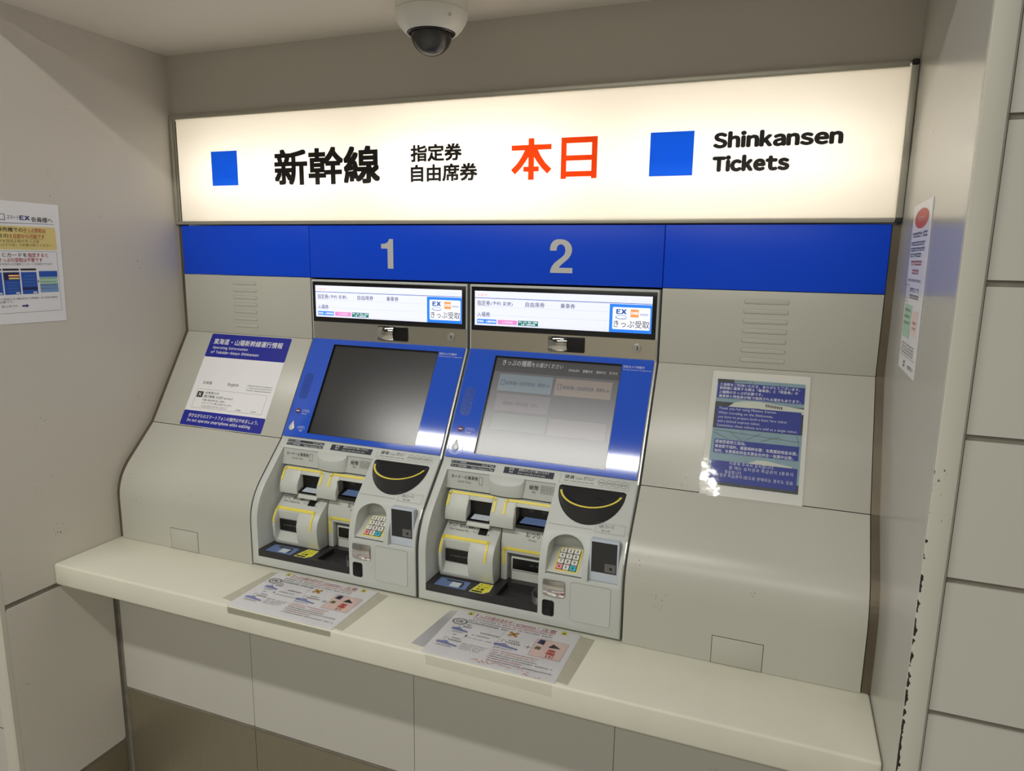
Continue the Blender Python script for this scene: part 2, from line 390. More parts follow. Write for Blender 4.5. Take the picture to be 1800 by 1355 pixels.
# ------------------------------------------------------------------ the room
XL, XR, ZC, ZF = -1.0157, 1.0163, 2.18, -0.10
YF = -0.62                                   # front of the alcove
Y0B = -0.329                                 # wall under the counter
Z1, Z2, Z3 = 1.678, 1.527, 1.345

fl = MB().box(-3.5, 3.5, -5.6, 0.3, ZF-0.05, ZF).build('floor', M_floor); structure(fl, 'grey station floor')
ce = MB().box(XL-0.03, XR+0.03, YF, 0.02, ZC, ZC+0.03).build('ceiling', M_ceil); structure(ce, 'off-white alcove ceiling')
wb = MB().box(XL-0.02, XR+0.02, 0.002, 0.03, 2.0075, ZC).build('wall_back', M_backwall); structure(wb, 'plain wall strip above the lit sign')
MB().box(XL-0.02, XR+0.02, 0.20, 0.22, ZF, 2.02).build('backing', M_joint, wb)
# left wall: enamelled panels with dark joints between them
wl = MB().box(XL-0.05, XL-0.003, -0.642, 0.05, ZF, ZC).build('wall_left', M_joint); structure(wl, 'left alcove wall of grey enamelled panels')
MB().slab(Fr((XL-0.003, 0, 0), (0, 1, 0), (0, 0, 1)), rect(-0.642, 0.04, 0.692, ZC), 0, 0.003).build('panel', M_wall, wl)
MB().slab(Fr((XL-0.003, 0, 0), (0, 1, 0), (0, 0, 1)), rrect(-0.642, -0.3395, 0.100, 0.678, 0.009), 0, 0.003).build('panel', M_wall, wl)
MB().slab(Fr((XL-0.003, 0, 0), (0, 1, 0), (0, 0, 1)), rect(-0.642, -0.3395, ZF, 0.088), 0, 0.0025).build('skirting', M_steel, wl)
# right wall
wr = MB().box(XR, XR+0.03, -0.5975, 0.05, ZF, ZC).build('wall_right', M_wallgloss); structure(wr, 'right alcove wall of glossy grey enamelled steel')
# wall under the counter: four enamelled panels over four steel skirting panels
wu = MB().box(XL-0.03, XR+0.03, Y0B+0.003, Y0B+0.03, ZF, 0.70).build('wall_lower', M_joint); structure(wu, 'panelled wall below the counter')
xs = [XL+0.012, -0.511, 0.003, 0.516, XR-0.004]
FB = Fr((0, Y0B+0.003, 0), (1, 0, 0), (0, 0, 1))
for i in range(4):
    MB().slab(FB, rrect(xs[i]+0.0008, xs[i+1]-0.0008, 0.274, 0.69, 0.004, 3), 0, 0.003).build('panel', M_lower, wu)
    MB().slab(FB, rect(xs[i]+0.0008, xs[i+1]-0.0008, ZF, 0.262), 0, 0.0025).build('skirting', M_steel, wu)
# casings at the mouth of the alcove
prof = [(XR-0.0004, -0.598), (XR-0.0004, -0.609), (XR+0.001, -0.6108), (XR+0.018, -0.612), (XR+0.029, -0.609), (XR+0.033, -0.603), (XR+0.034, -0.598)]
t1 = MB().loop([(x, y, ZF) for x, y in prof], [(x, y, 3.05) for x, y in prof]).build('trim_1', M_casing, None, smooth=True); structure(t1, 'chipped off-white casing at the right edge of the alcove')
prof = [(XL+0.000, -0.6425), (XL+0.000, -0.655), (XL-0.004, -0.659), (XL-0.036, -0.661), (XL-0.042, -0.657), (XL-0.042, -0.6425)]
t2 = MB().loop([(x, y, ZF) for x, y in prof], [(x, y, 3.05) for x, y in prof]).build('trim_2', M_casing_l, None, smooth=True); structure(t2, 'off-white casing at the left edge of the alcove')
# outer walls beside the alcove, in horizontal enamelled panels
wo = MB().box(XR+0.030, 3.4, -0.596, -0.55, ZF, 3.05).build('wall_front_right', M_joint); structure(wo, 'panelled corridor wall right of the alcove')
FO = Fr((0, -0.596, 0), (1, 0, 0), (0, 0, 1))
for k in range(-4, 10):
    z0 = 1.139+0.2162*k; z1 = min(z0+0.2162-0.006, 3.04)
    if z0 < 3.0: MB().slab(FO, rect(XR+0.0345, 3.4, z0+0.003, z1), 0, 0.004).build('panel', M_outer, wo)
wo2 = MB().box(-3.4, XL-0.0505, -0.642, -0.60, ZF, 3.05).build('wall_front_left', M_joint); structure(wo2, 'panelled corridor wall left of the alcove')
FO2 = Fr((0, -0.642, 0), (1, 0, 0), (0, 0, 1))
for k in range(-1, 13):
    z0 = 0.327+0.2162*k; z1 = min(z0+0.2162-0.006, 3.04)
    if z0 < 3.0: MB().slab(FO2, rect(-3.4, XL-0.0425, z0+0.003, z1), 0, 0.008).build('panel', M_outer, wo2)
so = MB().box(XL, XR+0.03, YF, YF+0.03, ZC+0.03, 3.05).build('wall_soffit', M_backwall); structure(so, 'wall above the alcove mouth')
cc = MB().box(-3.5, 3.5, -5.6, YF, 3.05, 3.08).build('ceiling_corridor', M_ceil2); structure(cc, 'corridor ceiling')
wf = MB().box(-3.5, 3.5, -5.65, -5.6, ZF, 3.05).build('wall_opposite', M_outer); structure(wf, 'corridor wall facing the machines')

# corridor lamps: two runs of tubes in the ceiling (the light of this place)
def lamp(name, x, y, L, w, power, label):
    r = root(name, (x, y, 3.05), label, 'lamp')
    MB().box(x-L/2-0.02, x+L/2+0.02, y-0.09, y+0.09, 3.012, 3.05).build('housing', M_camwhite, r, bevel=0.004)
    ld = bpy.data.lights.new('tube', 'AREA'); ld.shape = 'RECTANGLE'; ld.size = L; ld.size_y = w; ld.energy = power; ld.color = LAMP_COLOR
    lo = bpy.data.objects.new('tube', ld); COL.objects.link(lo); lo.parent = r; lo.location = (0, 0, -0.045)
lamp('ceiling_lamp', -0.575, -2.00, 2.35, 0.10, LAMP_POWER, 'long white tube lamp on the corridor ceiling nearest the alcove')
lamp('ceiling_lamp', 0.50, -3.60, 2.90, 0.10, LAMP2_POWER, 'long white tube lamp on the corridor ceiling farther from the alcove')

# ------------------------------------------------------------------ lit sign
FU = Fr((0, 0, 0), (1, 0, 0), (0, 0, 1))
sg = root('lightbox_sign', (0, 0.06, 1.68), 'long backlit white sign with black and red lettering above the blue band', 'sign')
h = MB(); h.box(XL+0.001, XR-0.001, 0.155, 0.16, 1.682, 2.006); h.box(XL+0.001, XR-0.001, 0.004, 0.155, 1.682, 1.686); h.box(XL+0.001, XR-0.001, 0.004, 0.155, 2.002, 2.006)
h.box(XL+0.001, XL+0.006, 0.004, 0.155, 1.686, 2.002); h.box(XR-0.006, XR-0.001, 0.004, 0.155, 1.686, 2.002); h.build('housing', M_housing, sg)
MB().box(XL+0.01, XR-0.008, 0.0, 0.003, 1.688, 1.9985).build('face', M_face, sg)
for nm, q in (('frame_bar', (XL+0.001, XR-0.016, -0.007, 0.004, 1.6805, 1.6905)), ('frame_bar', (XL+0.001, XR-0.018, -0.006, 0.004, 1.9945, 2.0065)),
              ('frame_bar', (XL+0.001, XL+0.013, -0.008, 0.004, 1.6907, 1.9943)), ('frame_bar', (XR-0.014, XR-0.001, -0.007, 0.004, 1.690, 1.9965))):
    MB().box(*q).build(nm, M_alu, sg, bevel=0.001)
MB().box(XL+0.0135, XL+0.021, -0.003, 0.0, 1.6907, 1.9943).build('inner_bar', M_alu, sg)
MB().box(XL+0.0215, XL+0.0228, -0.0012, 0.0, 1.6910, 1.9900).build('gap', M_seam, sg)
for z in (1.6805, 1.998): MB().box(XR-0.014, XR-0.002, -0.009, 0.003, z, z+0.010).build('corner_clip', M_seam, sg, bevel=0.001)
for a0, a1, b0, b1 in ((-0.861, -0.763, 1.7955, 1.8955), (0.470, 0.571, 1.7895, 1.889)):
    MB().slab(FU, rect(a0, a1, b0, b1), 0.0002, 0.0012).build('blue_square', M_signblue, sg)
P = Print(FU, sg, base=0.0008, split=True)
P.text(M_signblack, '新幹線', -0.627, -0.270, 1.791, 1.893, bold=0.028, res=4)
P.text(M_signblack, '指定券', -0.174, -0.022, 1.843, 1.887, bold=0.030, res=4)
P.text(M_signblack, '自由席券', -0.174, 0.023, 1.791, 1.836, bold=0.030, res=4)
hon = [(.43,1),(.57,1),(.57,.845),(.99,.845),(.99,.72),(.66,.72),(.74,.56),(.85,.40),(1,.25),(.90,.14),(.76,.28),(.64,.44),(.57,.55),(.57,.32),(.69,.32),(.69,.20),(.57,.20),(.57,0),(.43,0),(.43,.20),(.31,.20),(.31,.32),(.43,.32),(.43,.55),(.36,.44),(.24,.28),(.10,.14),(0,.25),(.15,.40),(.26,.56),(.34,.72),(.01,.72),(.01,.845),(.43,.845)]
MB().face(FU, [(0.117+0.1085*x, 1.789+0.1005*y) for x, y in hon], 0.0010).build('lettering', M_signred, sg)
hx, hy = [0, .15, .85, 1], [0, .05, .18, .44, .565, .86, 1]
ni = MB(); ni.v += [FU.P(0.2500+0.0920*x, 1.789+0.0985*y, 0.0010) for y in hy for x in hx]
ni.f += [(j*4+i, j*4+i+1, j*4+i+5, j*4+i+4) for j in range(6) for i in range(3) if i != 1 or j in (1, 3, 5)]
ni.build('lettering', M_signred, sg)
P.text(M_signblack, 'Shinkansen', 0.614, 0.886, 1.847, 1.884, bold=0.054, res=4, round_=True)
P.text(M_signblack, 'Tickets', 0.615, 0.782, 1.795, 1.832, bold=0.066, res=4, round_=True)
for x0 in (-0.66, 0.0, 0.66):                 # the tubes inside the box
    ld = bpy.data.lights.new('sign_tube', 'AREA'); ld.shape = 'RECTANGLE'; ld.size = 0.60; ld.size_y = 0.03; ld.energy = SIGN_POWER*(1.14 if x0 == 0 else 0.93); ld.color = (1.0, 0.98, 0.945)
    lo = bpy.data.objects.new('sign_tube', ld); COL.objects.link(lo); lo.parent = sg
    lo.location = (x0, 0.09, 1.835-1.68); lo.rotation_euler = (math.radians(-90), 0, 0)

# ------------------------------------------------------------------ blue header band
def header(x0, x1, label):
    return tag(MB().box(x0+0.0008, x1-0.0008, 0.0, 0.05, Z2+0.001, Z1-0.0005).build('header_panel', M_blue, None, bevel=0.0008), label, 'panel')
header(-1.0, -0.5141, 'plain blue header panel above the left grey cabinet front')
hp = header(-0.5141, 0.516, 'wide blue header panel numbered 1 and 2 above the machines')
header(0.516, 0.999, 'plain blue header panel above the right grey cabinet front')
P = Print(FU, hp, base=0.0006, names={'*': 'numeral'}, split=True)
P.poly(M_silver, [(-0.2325, 1.5585), (-0.2325, 1.6400), (-0.2455, 1.6400), (-0.2475, 1.6345), (-0.2515, 1.6300), (-0.2585, 1.6272), (-0.2712, 1.6262), (-0.2712, 1.6135), (-0.2505, 1.6135), (-0.2505, 1.5585)])
# numeral two, as one closed outline
def two(a0, b0, w, h):
    L = [(0.02,0.66),(0.03,0.78),(0.08,0.88),(0.17,0.955),(0.30,0.995),(0.45,1.0),(0.62,0.985),(0.77,0.935),(0.88,0.85),(0.94,0.745),(0.945,0.64),(0.90,0.535),(0.82,0.445),(0.70,0.36),(0.56,0.275),(0.46,0.205),(0.41,0.155),(0.98,0.155),(0.98,0.0),(0.04,0.0),(0.06,0.10),(0.12,0.20),(0.22,0.295),(0.36,0.38),(0.50,0.455),(0.61,0.53),(0.66,0.61),(0.67,0.69),(0.64,0.77),(0.57,0.83),(0.48,0.85),(0.39,0.835),(0.33,0.785),(0.305,0.72),(0.30,0.66)]
    return [(a0+x*w, b0+y*h) for x, y in L]
P.poly(M_silver, two(0.2255, 1.5575, 0.0635, 0.0845))

# ------------------------------------------------------------------ cabinet fronts beside the machines
def bez(p0, p1, p2, n=10): return [tuple((1-t)**2*a+2*t*(1-t)*b+t*t*c for a, b, c in zip(p0, p1, p2)) for t in [i/n for i in range(n+1)]]
CURVE = bez((-0.252, 0.984), (-0.300, 0.935), (-0.300, 0.872))
FRONT = [(0.0, Z3), (-0.161, 1.077)] + CURVE + [(-0.300, 0.7505)]
def offset_prof(d):                        # front profile pushed back by d
    return [(y+d, z) for y, z in FRONT]
def cabinet(x0, x1, label, vents, flap):
    r = root('cabinet_front', ((x0+x1)/2, -0.1, 0.75), label, 'cabinet')
    x0 += 0.001; x1 -= 0.001; T = 0.03
    MB().box(x0, x1, 0.0, T, Z3+0.0004, Z2-0.0005).build('upper_panel', M_panel, r, bevel=0.0008)
    MB().prism_x([(0.0, Z3-0.0004), (-0.1608, 1.0776), (-0.1608+T, 1.0776), (T, Z3-0.0004)], x0, x1).build('sloping_panel', M_panel, r, bevel=0.0008)
    low = [(-0.1614, 1.0766)] + CURVE + [(-0.300, 0.7505), (-0.27, 0.7505), (-0.27, 0.93), (-0.14, 1.06)]
    MB().prism_x(low, x0, x1).build('lower_panel', M_panel, r, bevel=0.0008, ang=0.35)
    for i in range(7):
        zc = vents[2]-i*vents[3]; s = vents[4]*i
        v = MB(); v.slab(FU, rrect(vents[0]+s, vents[1]+s, zc-0.0048, zc+0.0048, 0.0047), 0.0001, 0.0009)
        q = v.build('vent_slot', M_panel, r, bevel=0.0004)
        e = MB(); e.face(FU, rrect(vents[0]+s-0.0007, vents[1]+s+0.0007, zc-0.0056, zc+0.0052, 0.005), 0.0002); e.build('vent_shadow_gap', M_joint, q)
    FV = Fr((0, -0.300, 0), (1, 0, 0), (0, 0, 1))
    g = MB().slab(FV, rect(flap[0]-0.0011, flap[1]+0.0011, 0.7506, 0.8131), 0.0, 0.0002).build('flap_gap', M_seam, r)
    MB().slab(FV, rect(flap[0], flap[1], 0.7512, 0.812), 0.0, 0.0007).build('flap', M_panel, r, bevel=0.0003)
    return r
cabinet(-1.0, -0.5145, 'grey cabinet front with louvre slots left of the ticket machines', (-0.806, -0.716, 1.504, 0.0218, 0.0), (-0.806, -0.706))
cabinet(0.5160, 0.999, 'grey cabinet front with louvre slots right of the ticket machines', (0.708, 0.806, 1.502, 0.0228, 0.0), (0.709, 0.811))
def filler(name, x0, x1, d, label):
    pr = [(d, Z1-0.001), (d, Z3)] + [(y+d, z) for y, z in FRONT[1:]]
    pr[-1] = (pr[-1][0], 0.7505)
    back = [(y+0.01, z) for y, z in reversed(pr)]
    o = MB().prism_x(pr+back, x0, x1).build(name, M_filler, None); structure(o, label)
filler('trim_3', XL, -1.0006, 0.006, 'dirty dark steel filler strip along the left wall')
filler('trim_4', 0.9996, XR, 0.004, 'dirty brown steel filler strip along the right wall')

# ------------------------------------------------------------------ counter
ct = MB(); ct.box(XL+0.0005, XR-0.0005, -0.506, -0.262, 0.6885, 0.750)
tag(ct.build('counter', M_counter, None, bevel=0.006, seg=3), 'long cream counter shelf in front of the ticket machines', 'counter')

# ------------------------------------------------------------------ ticket machine (built once at x = 0, then copied)
def LZ(y): return 1.077+(y+0.161)*1.0198
def machine():
    r = root('ticket_machine', (0.257, -0.1, 0.75), 'x', 'ticket machine')
    FU = Fr((0, 0, 0), (1, 0, 0), (0, 0, 1))
    FS = Fr((0, 0, Z3), (1, 0, 0), (0, 0.515, 0.857))          # b = -s
    FL = Fr((0, -0.161, 1.077), (1, 0, 0), (0, 0.7008, 0.7133))
    FV = Fr((0, -0.300, 0), (1, 0, 0), (0, 0, 1))
    FT = Fr((0, 0, 0.800), (1, 0, 0), (0, 1, 0))               # tray top
    # body ------------------------------------------------------
    prof = [(0.0, 1.5225), (0.0, Z3), (-0.161, 1.077)] + CURVE + [(-0.300, 0.757), (0.15, 0.757), (0.15, 1.5225)]
    base = MB().prism_x(prof, 0.0035, 0.5120).mesh('body')
    cut = []
    cut.append(MB().prism_x([(-0.45, 1.058), (-0.176, 1.058), (-0.186, 1.012), (-0.160, 1.006), (-0.160, 0.7815), (-0.45, 0.7815)], 0.0235, 0.3160).mesh('c'))
    arch = [(0.333, 0.886), (0.418, 0.886), (0.418, 0.945)] + [(0.3755+0.0425*math.cos(math.radians(t)), 0.945+0.030*math.sin(math.radians(t))) for t in range(15, 180, 15)] + [(0.333, 0.945)]
    cut.append(MB().loop([(x, -0.40, z) for x, z in arch], [(x, -0.228, z-0.006) for x, z in arch]).mesh('c'))
    cut.append(MB().box(0.4315, 0.5000, -0.40, -0.268, 0.8800, 0.9790).mesh('c'))
    me = boolean_mesh(base, cut, bevel=0.0022, seg=2)
    me.transform(Matrix.Translation(-WL[r.name])); me.materials.clear(); me.materials.append(M_body); me.name = 'body'
    link('body', me, r)
    MB().box(0.006, 0.510, -0.285, 0.1, 0.7505, 0.757).build('plinth', M_slot, r)
    MB().prism_x([(0.003, 1.5225), (0.003, Z3), (-0.158, 1.077)]+[(y+0.003, z) for y, z in CURVE]+[(-0.297, 0.757), (0.1, 0.757), (0.1, 1.5225)], 0.0006, 0.0030).build('side_gap', M_slot, r)
    e = MB()
    pe = [(-0.0022, 1.5220), (-0.0022, Z3), (-0.1625, 1.0762)]+[(y-0.0012, z) for y, z in CURVE]+[(-0.3012, 0.758)]
    pb = [(y+0.006, z) for y, z in reversed(pe)]
    e.prism_x(pe+pb, 0.5092, 0.5122); e.build('edge_trim', M_edge, r)
    # header display ---------------------------------------------
    d = MB().slab(FU, rect(0.0085, 0.5055, 1.4000, 1.5165), 0.0, 0.003).build('display_frame', M_bezel, r, bevel=0.001)
    s = MB().slab(FU, rect(0.0190, 0.4950, 1.4140, 1.5055), 0.003, 0.0034).build('display_screen', M_lcd, d)
    P = Print(FU, s, base=0.0037, names={'*': 'screen_print'})
    P.text(M_lcdtan, 'JR東海', 0.026, 0.056, 1.4905, 1.4985)
    P.rect(M_lcdnavy, 0.019, 0.495, 1.4862, 1.4877)
    for z in (1.4640, 1.4415, 1.4395-0.0225): P.rect(M_lcdline, 0.019, 0.389, z, z+0.0009)
    P.text(M_lcdink, '指定券', 0.026, 0.064, 1.4665, 1.4805).text(M_lcdink, '(予約 変更)', 0.066, 0.128, 1.4672, 1.4788)
    P.text(M_lcdink, '自由席券', 0.164, 0.217, 1.4675, 1.4805).text(M_lcdink, '乗車券', 0.260, 0.299, 1.4680, 1.4805)
    P.text(M_lcdink, '入場券', 0.026, 0.064, 1.4365, 1.4500)
    P.rect(M_lcdblue, 0.026, 0.082, 1.4190, 1.4305).text(M_lcdwhite, '東海道・山陽新幹線', 0.0275, 0.0805, 1.4218, 1.4278, bold=0.02)
    P.rect(M_lcdpink, 0.086, 0.141, 1.4190, 1.4305).text(M_lcdwhite, '九州新幹線', 0.098, 0.129, 1.4222, 1.4275)
    P.rect(M_lcdgreen, 0.144, 0.200, 1.4180, 1.4310).text(M_lcdwhite, '東北・山形・秋田・北海道', 0.146, 0.198, 1.4252, 1.4298, bold=0.02).text(M_lcdwhite, '上越・北陸新幹線', 0.152, 0.192, 1.4194, 1.4238, bold=0.02)
    P.rect(M_lcdblue, 0.389, 0.495, 1.4140, 1.4845)
    P.poly(M_lcdwhite, rrect(0.397, 0.491, 1.4220, 1.4770, 0.003), 1)
    P.text(M_lcdnavy, 'EX', 0.406, 0.432, 1.4600, 1.4722, layer=2, bold=0.04)
    P.line(M_lcdblue, [(0.404, 1.4520), (0.410, 1.4562), (0.420, 1.4572), (0.429, 1.4550), (0.434, 1.4520)], 0.0012, 2).line(M_lcdnavy, [(0.404, 1.4512), (0.414, 1.4482), (0.426, 1.4480), (0.433, 1.4500)], 0.0016, 2)
    P.rect(M_lcdorange, 0.442, 0.4625, 1.4530, 1.4725, 2).text(M_lcdwhite, '5489', 0.4435, 0.461, 1.4595, 1.4670, layer=3, bold=0.03)
    P.line(M_lcdline, [(0.4655, 1.4605), (0.4865, 1.4605)], 0.0060, 2)
    P.scribble(M_lcdline, 0.442, 0.488, 1.4475, 1.4500, 2)
    P.text(M_lcdink, 'きっぷ受取', 0.400, 0.490, 1.4265, 1.4450, layer=2, bold=0.004)
    for a0, a1 in ((0.418, 0.433), (0.443, 0.456), (0.459, 0.474), (0.478, 0.491)):
        P.scribble(M_lcdline, a0, a1, 1.4960, 1.4995, 1); P.scribble(M_lcdline, a0, a1, 1.4905, 1.4935, 1)
    # mirror-finish strip under the display, convex mirror with camera window, lock
    st = MB().slab(FU, rect(0.0070, 0.5085, 1.3500, 1.3995), 0.0, 0.0012).build('mirror_strip', M_chrome, r)
    cb = MB().slab(FU, rrect(0.2290, 0.3270, 1.3555, 1.3960, 0.004), 0.0012, 0.004).build('camera_window', M_bezel, r, bevel=0.001)
    mm = MB(); n = 12
    def bulge(i, j): a = (i/n-0.5)*2; b = (j/n-0.5)*2; return 0.0042+0.010*(1-0.5*a*a-0.5*b*b)
    mm.v += [FU.P(0.2315+0.0495*i/n, 1.3575+0.0365*j/n, bulge(i, j)) for i in range(n+1) for j in range(n+1)]
    mm.f += [(i*(n+1)+j, (i+1)*(n+1)+j, (i+1)*(n+1)+j+1, i*(n+1)+j+1) for i in range(n) for j in range(n)]
    mm.slab(FU, rect(0.2315, 0.2810, 1.3575, 1.3940), 0.003, 0.0042)
    mm.build('convex_mirror', M_mirror, cb, smooth=True, ang=1.2)
    lk = MB().slab(FU, ell(0.4610, 1.3762, 0.0115, 0.0115, 28), 0.0012, 0.0035).build('lock', M_edge, r, bevel=0.0008)
    MB().slab(FU, ell(0.4610, 1.3762, 0.0080, 0.0080, 24), 0.0035, 0.0042).build('lock_barrel', M_alu, lk)
    MB().slab(FU, rect(0.4615, 0.4640, 1.3715, 1.3808), 0.0042, 0.0044).build('keyhole', M_slot, lk)
    # blue touch panel with its screen
    tp = MB()
    for a0, a1, b0, b1 in ((0.0065, 0.0845, -0.3040, 0.0020), (0.4285, 0.5060, -0.3040, 0.0020), (0.0845, 0.4285, -0.0140, 0.0020), (0.0845, 0.4285, -0.3040, -0.2895)):
        tp.slab(FS, rect(a0, a1, b0, b1), 0.0, 0.0045)
    tp = tp.build('touch_panel', M_tpanel, r)
    li = MB()
    for a0, a1, b0, b1 in ((0.0845, 0.0860, -0.2895, -0.0140), (0.4270, 0.4285, -0.2895, -0.0140), (0.0860, 0.4270, -0.0155, -0.0140), (0.0860, 0.4270, -0.2895, -0.2880)):
        li.slab(FS, rect(a0, a1, b0, b1), 0.0001, 0.0043)
    li.slab(FS, rect(0.0860, 0.0895, -0.2880, -0.0155), 0.0001, 0.0012); li.slab(FS, rect(0.0895, 0.4270, -0.0185, -0.0155), 0.0001, 0.0012)
    li.build('bezel', M_bezel, tp)
    sp = MB()
    for i in range(6):
        for j in range(15):
            if (i in (0, 5)) and j in (0, 14): continue
            sp.face(FS, ell(0.0215+0.0052*i, -0.1135-0.0053*j, 0.0017, 0.0017, 8), 0.0047)
    sp = sp.build('speaker_holes', M_slot, tp); sp['kind'] = 'stuff'
    cbn = MB().slab(FS, ell(0.0335, -0.2275, 0.0078, 0.0078, 24), 0.0045, 0.0062).build('cancel_button', M_bluedark, tp, bevel=0.0008)
    Print(FS, cbn, base=0.0064, names={'*': 'button_mark'}).ring(M_red, 0.0335, -0.2275, 0.0048, 0.0062).rect(M_white, 0.0285, 0.0385, -0.2290, -0.2262, 1)
    drop = [(0.0300+0.0088*math.cos(math.radians(t)), -0.2785+0.0088*math.sin(math.radians(t))) for t in range(150, 391, 15)]
    drop = [(0.0300, -0.2570)] + drop
    MB().slab(FS, drop, 0.0045, 0.0075).build('call_button', M_silver, tp, bevel=0.0008)
    P = Print(FS, tp, base=0.0048)
    P.text(M_white, '防犯カメラ作動中', 0.4325, 0.4850, -0.0235, -0.0165).text(M_white, 'Security System is in Operation', 0.4325, 0.5035, -0.0300, -0.0262)
    P.text(M_white, 'とりけし', 0.0480, 0.0740, -0.2300, -0.2215).text(M_white, 'Cancel', 0.0480, 0.0640, -0.2365, -0.2320)
    P.text(M_white, 'よびだし', 0.0480, 0.0740, -0.2790, -0.2705).text(M_white, 'Call', 0.0560, 0.0660, -0.2870, -0.2810)
    # labels above the openings
    P = Print(FL, r, base=0.0004)
    P.poly(M_label, rrect(0.0275, 0.1500, -0.0062, 0.0022, 0.001, 2)).poly(M_label, rrect(0.0285, 0.1500, -0.0170, -0.0085, 0.001, 2)).rect(M_label, 0.1745, 0.3055, -0.0160, 0.0035)
    P.text(M_white, 'カード・IC乗車券', 0.0300, 0.0700, -0.0046, 0.0006).text(M_white, 'Card IC Ticket', 0.1130, 0.1470, -0.0050, 0.0002)
    P.text(M_white, 'きっぷ・磁気定期券', 0.0310, 0.0740, -0.0154, -0.0102).text(M_white, 'Ticket Commuter Pass', 0.0860, 0.1470, -0.0156, -0.0104)
    P.text(M_white, '紙幣', 0.1880, 0.2010, -0.0060, 0.0005).text(M_white, 'Bill', 0.1900, 0.1990, -0.0125, -0.0080)
    P.text(M_white, '紙幣はまとめて挿入できます', 0.2130, 0.2930, -0.0060, 0.0010).text(M_white, 'Insert some bills at one time', 0.2130, 0.2840, -0.0130, -0.0088)
    P.frame(M_ink2, 0.3220, 0.4920, -0.0200, 0.0030, 0.0004)
    P.text(M_ink, '硬貨', 0.3330, 0.3570, -0.0080, 0.0020, bold=0.004).text(M_ink2, 'Coin', 0.3600, 0.3760, -0.0075, -0.0010)
    P.text(M_ink2, '硬貨はまとめて', 0.3800, 0.4080, -0.0025, 0.0015).text(M_ink2, '投入できます', 0.3800, 0.4040, -0.0075, -0.0035).text(M_ink2, 'Insert some coins at one time', 0.3330, 0.4070, -0.0150, -0.0110)
    for a, t in ((0.4245, '500'), (0.4435, '100'), (0.4615, '50'), (0.4795, '10')):
        P.ring(M_ink2, a, -0.0080, 0.0080, 0.0088).text(M_ink2, t, a-0.0055, a+0.0055, -0.0108, -0.0052)
    # header of the left recess: rounded bulge and its lettering
    FH = Fr((0, -0.1835, 0), (1, 0, 0), (0, 0.1, 0.95))
    b = MB(); ring = [(0.188-0.048*math.cos(math.radians(t)), -0.178-0.0185*math.sin(math.radians(t))**0.8) for t in range(0, 181, 10)]
    b.loop([(x, y, 1.0115) for x, y in ring], [(x, y, LZ(y)-0.0002) for x, y in ring]); b.build('header_bulge', M_body, r, bevel=0.0018, ang=0.9)
    P = Print(Fr((0, -0.1862, 1.0120), (1, 0, 0), (0, 0.0090, 0.046)), r, base=0.0012)
    P.text(M_ink, 'カード・IC乗車券', 0.036, 0.110, 0.0270, 0.0370).text(M_ink2, 'Card IC Ticket', 0.054, 0.092, 0.0180, 0.0230)
    P.frame(M_ink2, 0.1130, 0.1230, 0.0180, 0.0375, 0.0007)
    P.text(M_ink, '紙幣', 0.2480, 0.2720, 0.0240, 0.0355, bold=0.004).text(M_ink2, 'Bill', 0.2560, 0.2640, 0.0165, 0.0210)
    for a in (0.2770, 0.2950):
        for bb in (0.0180, 0.0285): P.frame(M_ink2, a, a+0.0160, bb, bb+0.0090, 0.0006).scribble(M_ink2, a+0.003, a+0.013, bb+0.0030, bb+0.0062)
    # upper insert module: card opening and banknote opening
    FRB = [(-0.190, 1.0075), (-0.2115, 0.9735)] + bez((-0.2115, 0.9735), (-0.2170, 0.9640), (-0.2170, 0.9520), 4)[1:] + [(-0.2170, 0.9390)]
    blk = FRB + [(-0.165, 0.9390), (-0.165, 1.0075)]
    um = MB(); um.prism_x(blk, 0.0345, 0.0935).prism_x(blk, 0.1570, 0.2205)
    top = [(-0.165, 1.0075), (-0.190, 1.0075), (-0.1995, 0.9925), (-0.165, 0.9925)]
    um.prism_x(top, 0.0935, 0.1570).prism_x(top, 0.2205, 0.3155)
    um = um.build('insert_module', M_body2, r, bevel=0.0018, ang=0.9)
    cs = MB().box(0.0935, 0.1570, -0.188, -0.162, 0.9450, 0.9925)
    cs.add([(0.0935, -0.1885, 0.9530), (0.1570, -0.1885, 0.9530), (0.1570, -0.2140, 0.9450), (0.0935, -0.2140, 0.9450)], [(0, 1, 2, 3)])
    cs.build('card_slot', M_slot, um)
    pr = [(-0.165, 0.9452), (-0.196, 0.9452)] + bez((-0.196, 0.9452), (-0.214, 0.9440), (-0.2165, 0.9300), 5)[1:] + [(-0.165, 0.9300)]
    MB().prism_x(pr, 0.0940, 0.1565).build('card_lip', M_body2, um, bevel=0.001)
    MB().add([(0.105, -0.1890, 0.9536), (0.150, -0.1890, 0.9536), (0.152, -0.2090, 0.9475), (0.103, -0.2090, 0.9475)], [(0, 1, 2, 3)]).build('guide_sticker', M_readerw, um)
    bs = MB().box(0.2240, 0.3155, -0.185, -0.162, 0.9440, 0.9925).box(0.2240, 0.3155, -0.2120, -0.1851, 0.9440, 0.9530)
    bs.add([(0.2240, -0.1852, 0.9640), (0.3155, -0.1852, 0.9640), (0.3155, -0.2080, 0.9540), (0.2240, -0.2080, 0.9540)], [(0, 1, 2, 3)])
    bs = bs.build('banknote_slot', M_slot, um)
    MB().box(0.2206, 0.2240, -0.2090, -0.165, 0.9440, 0.9925).build('slot_rim', M_alu, um)
    MB().add([(0.2400, -0.1860, 0.9650), (0.3080, -0.1860, 0.9650), (0.3080, -0.2070, 0.9558), (0.2330, -0.2070, 0.9558)], [(0, 1, 2, 3)]).build('guide_sticker', M_stickblue, um)
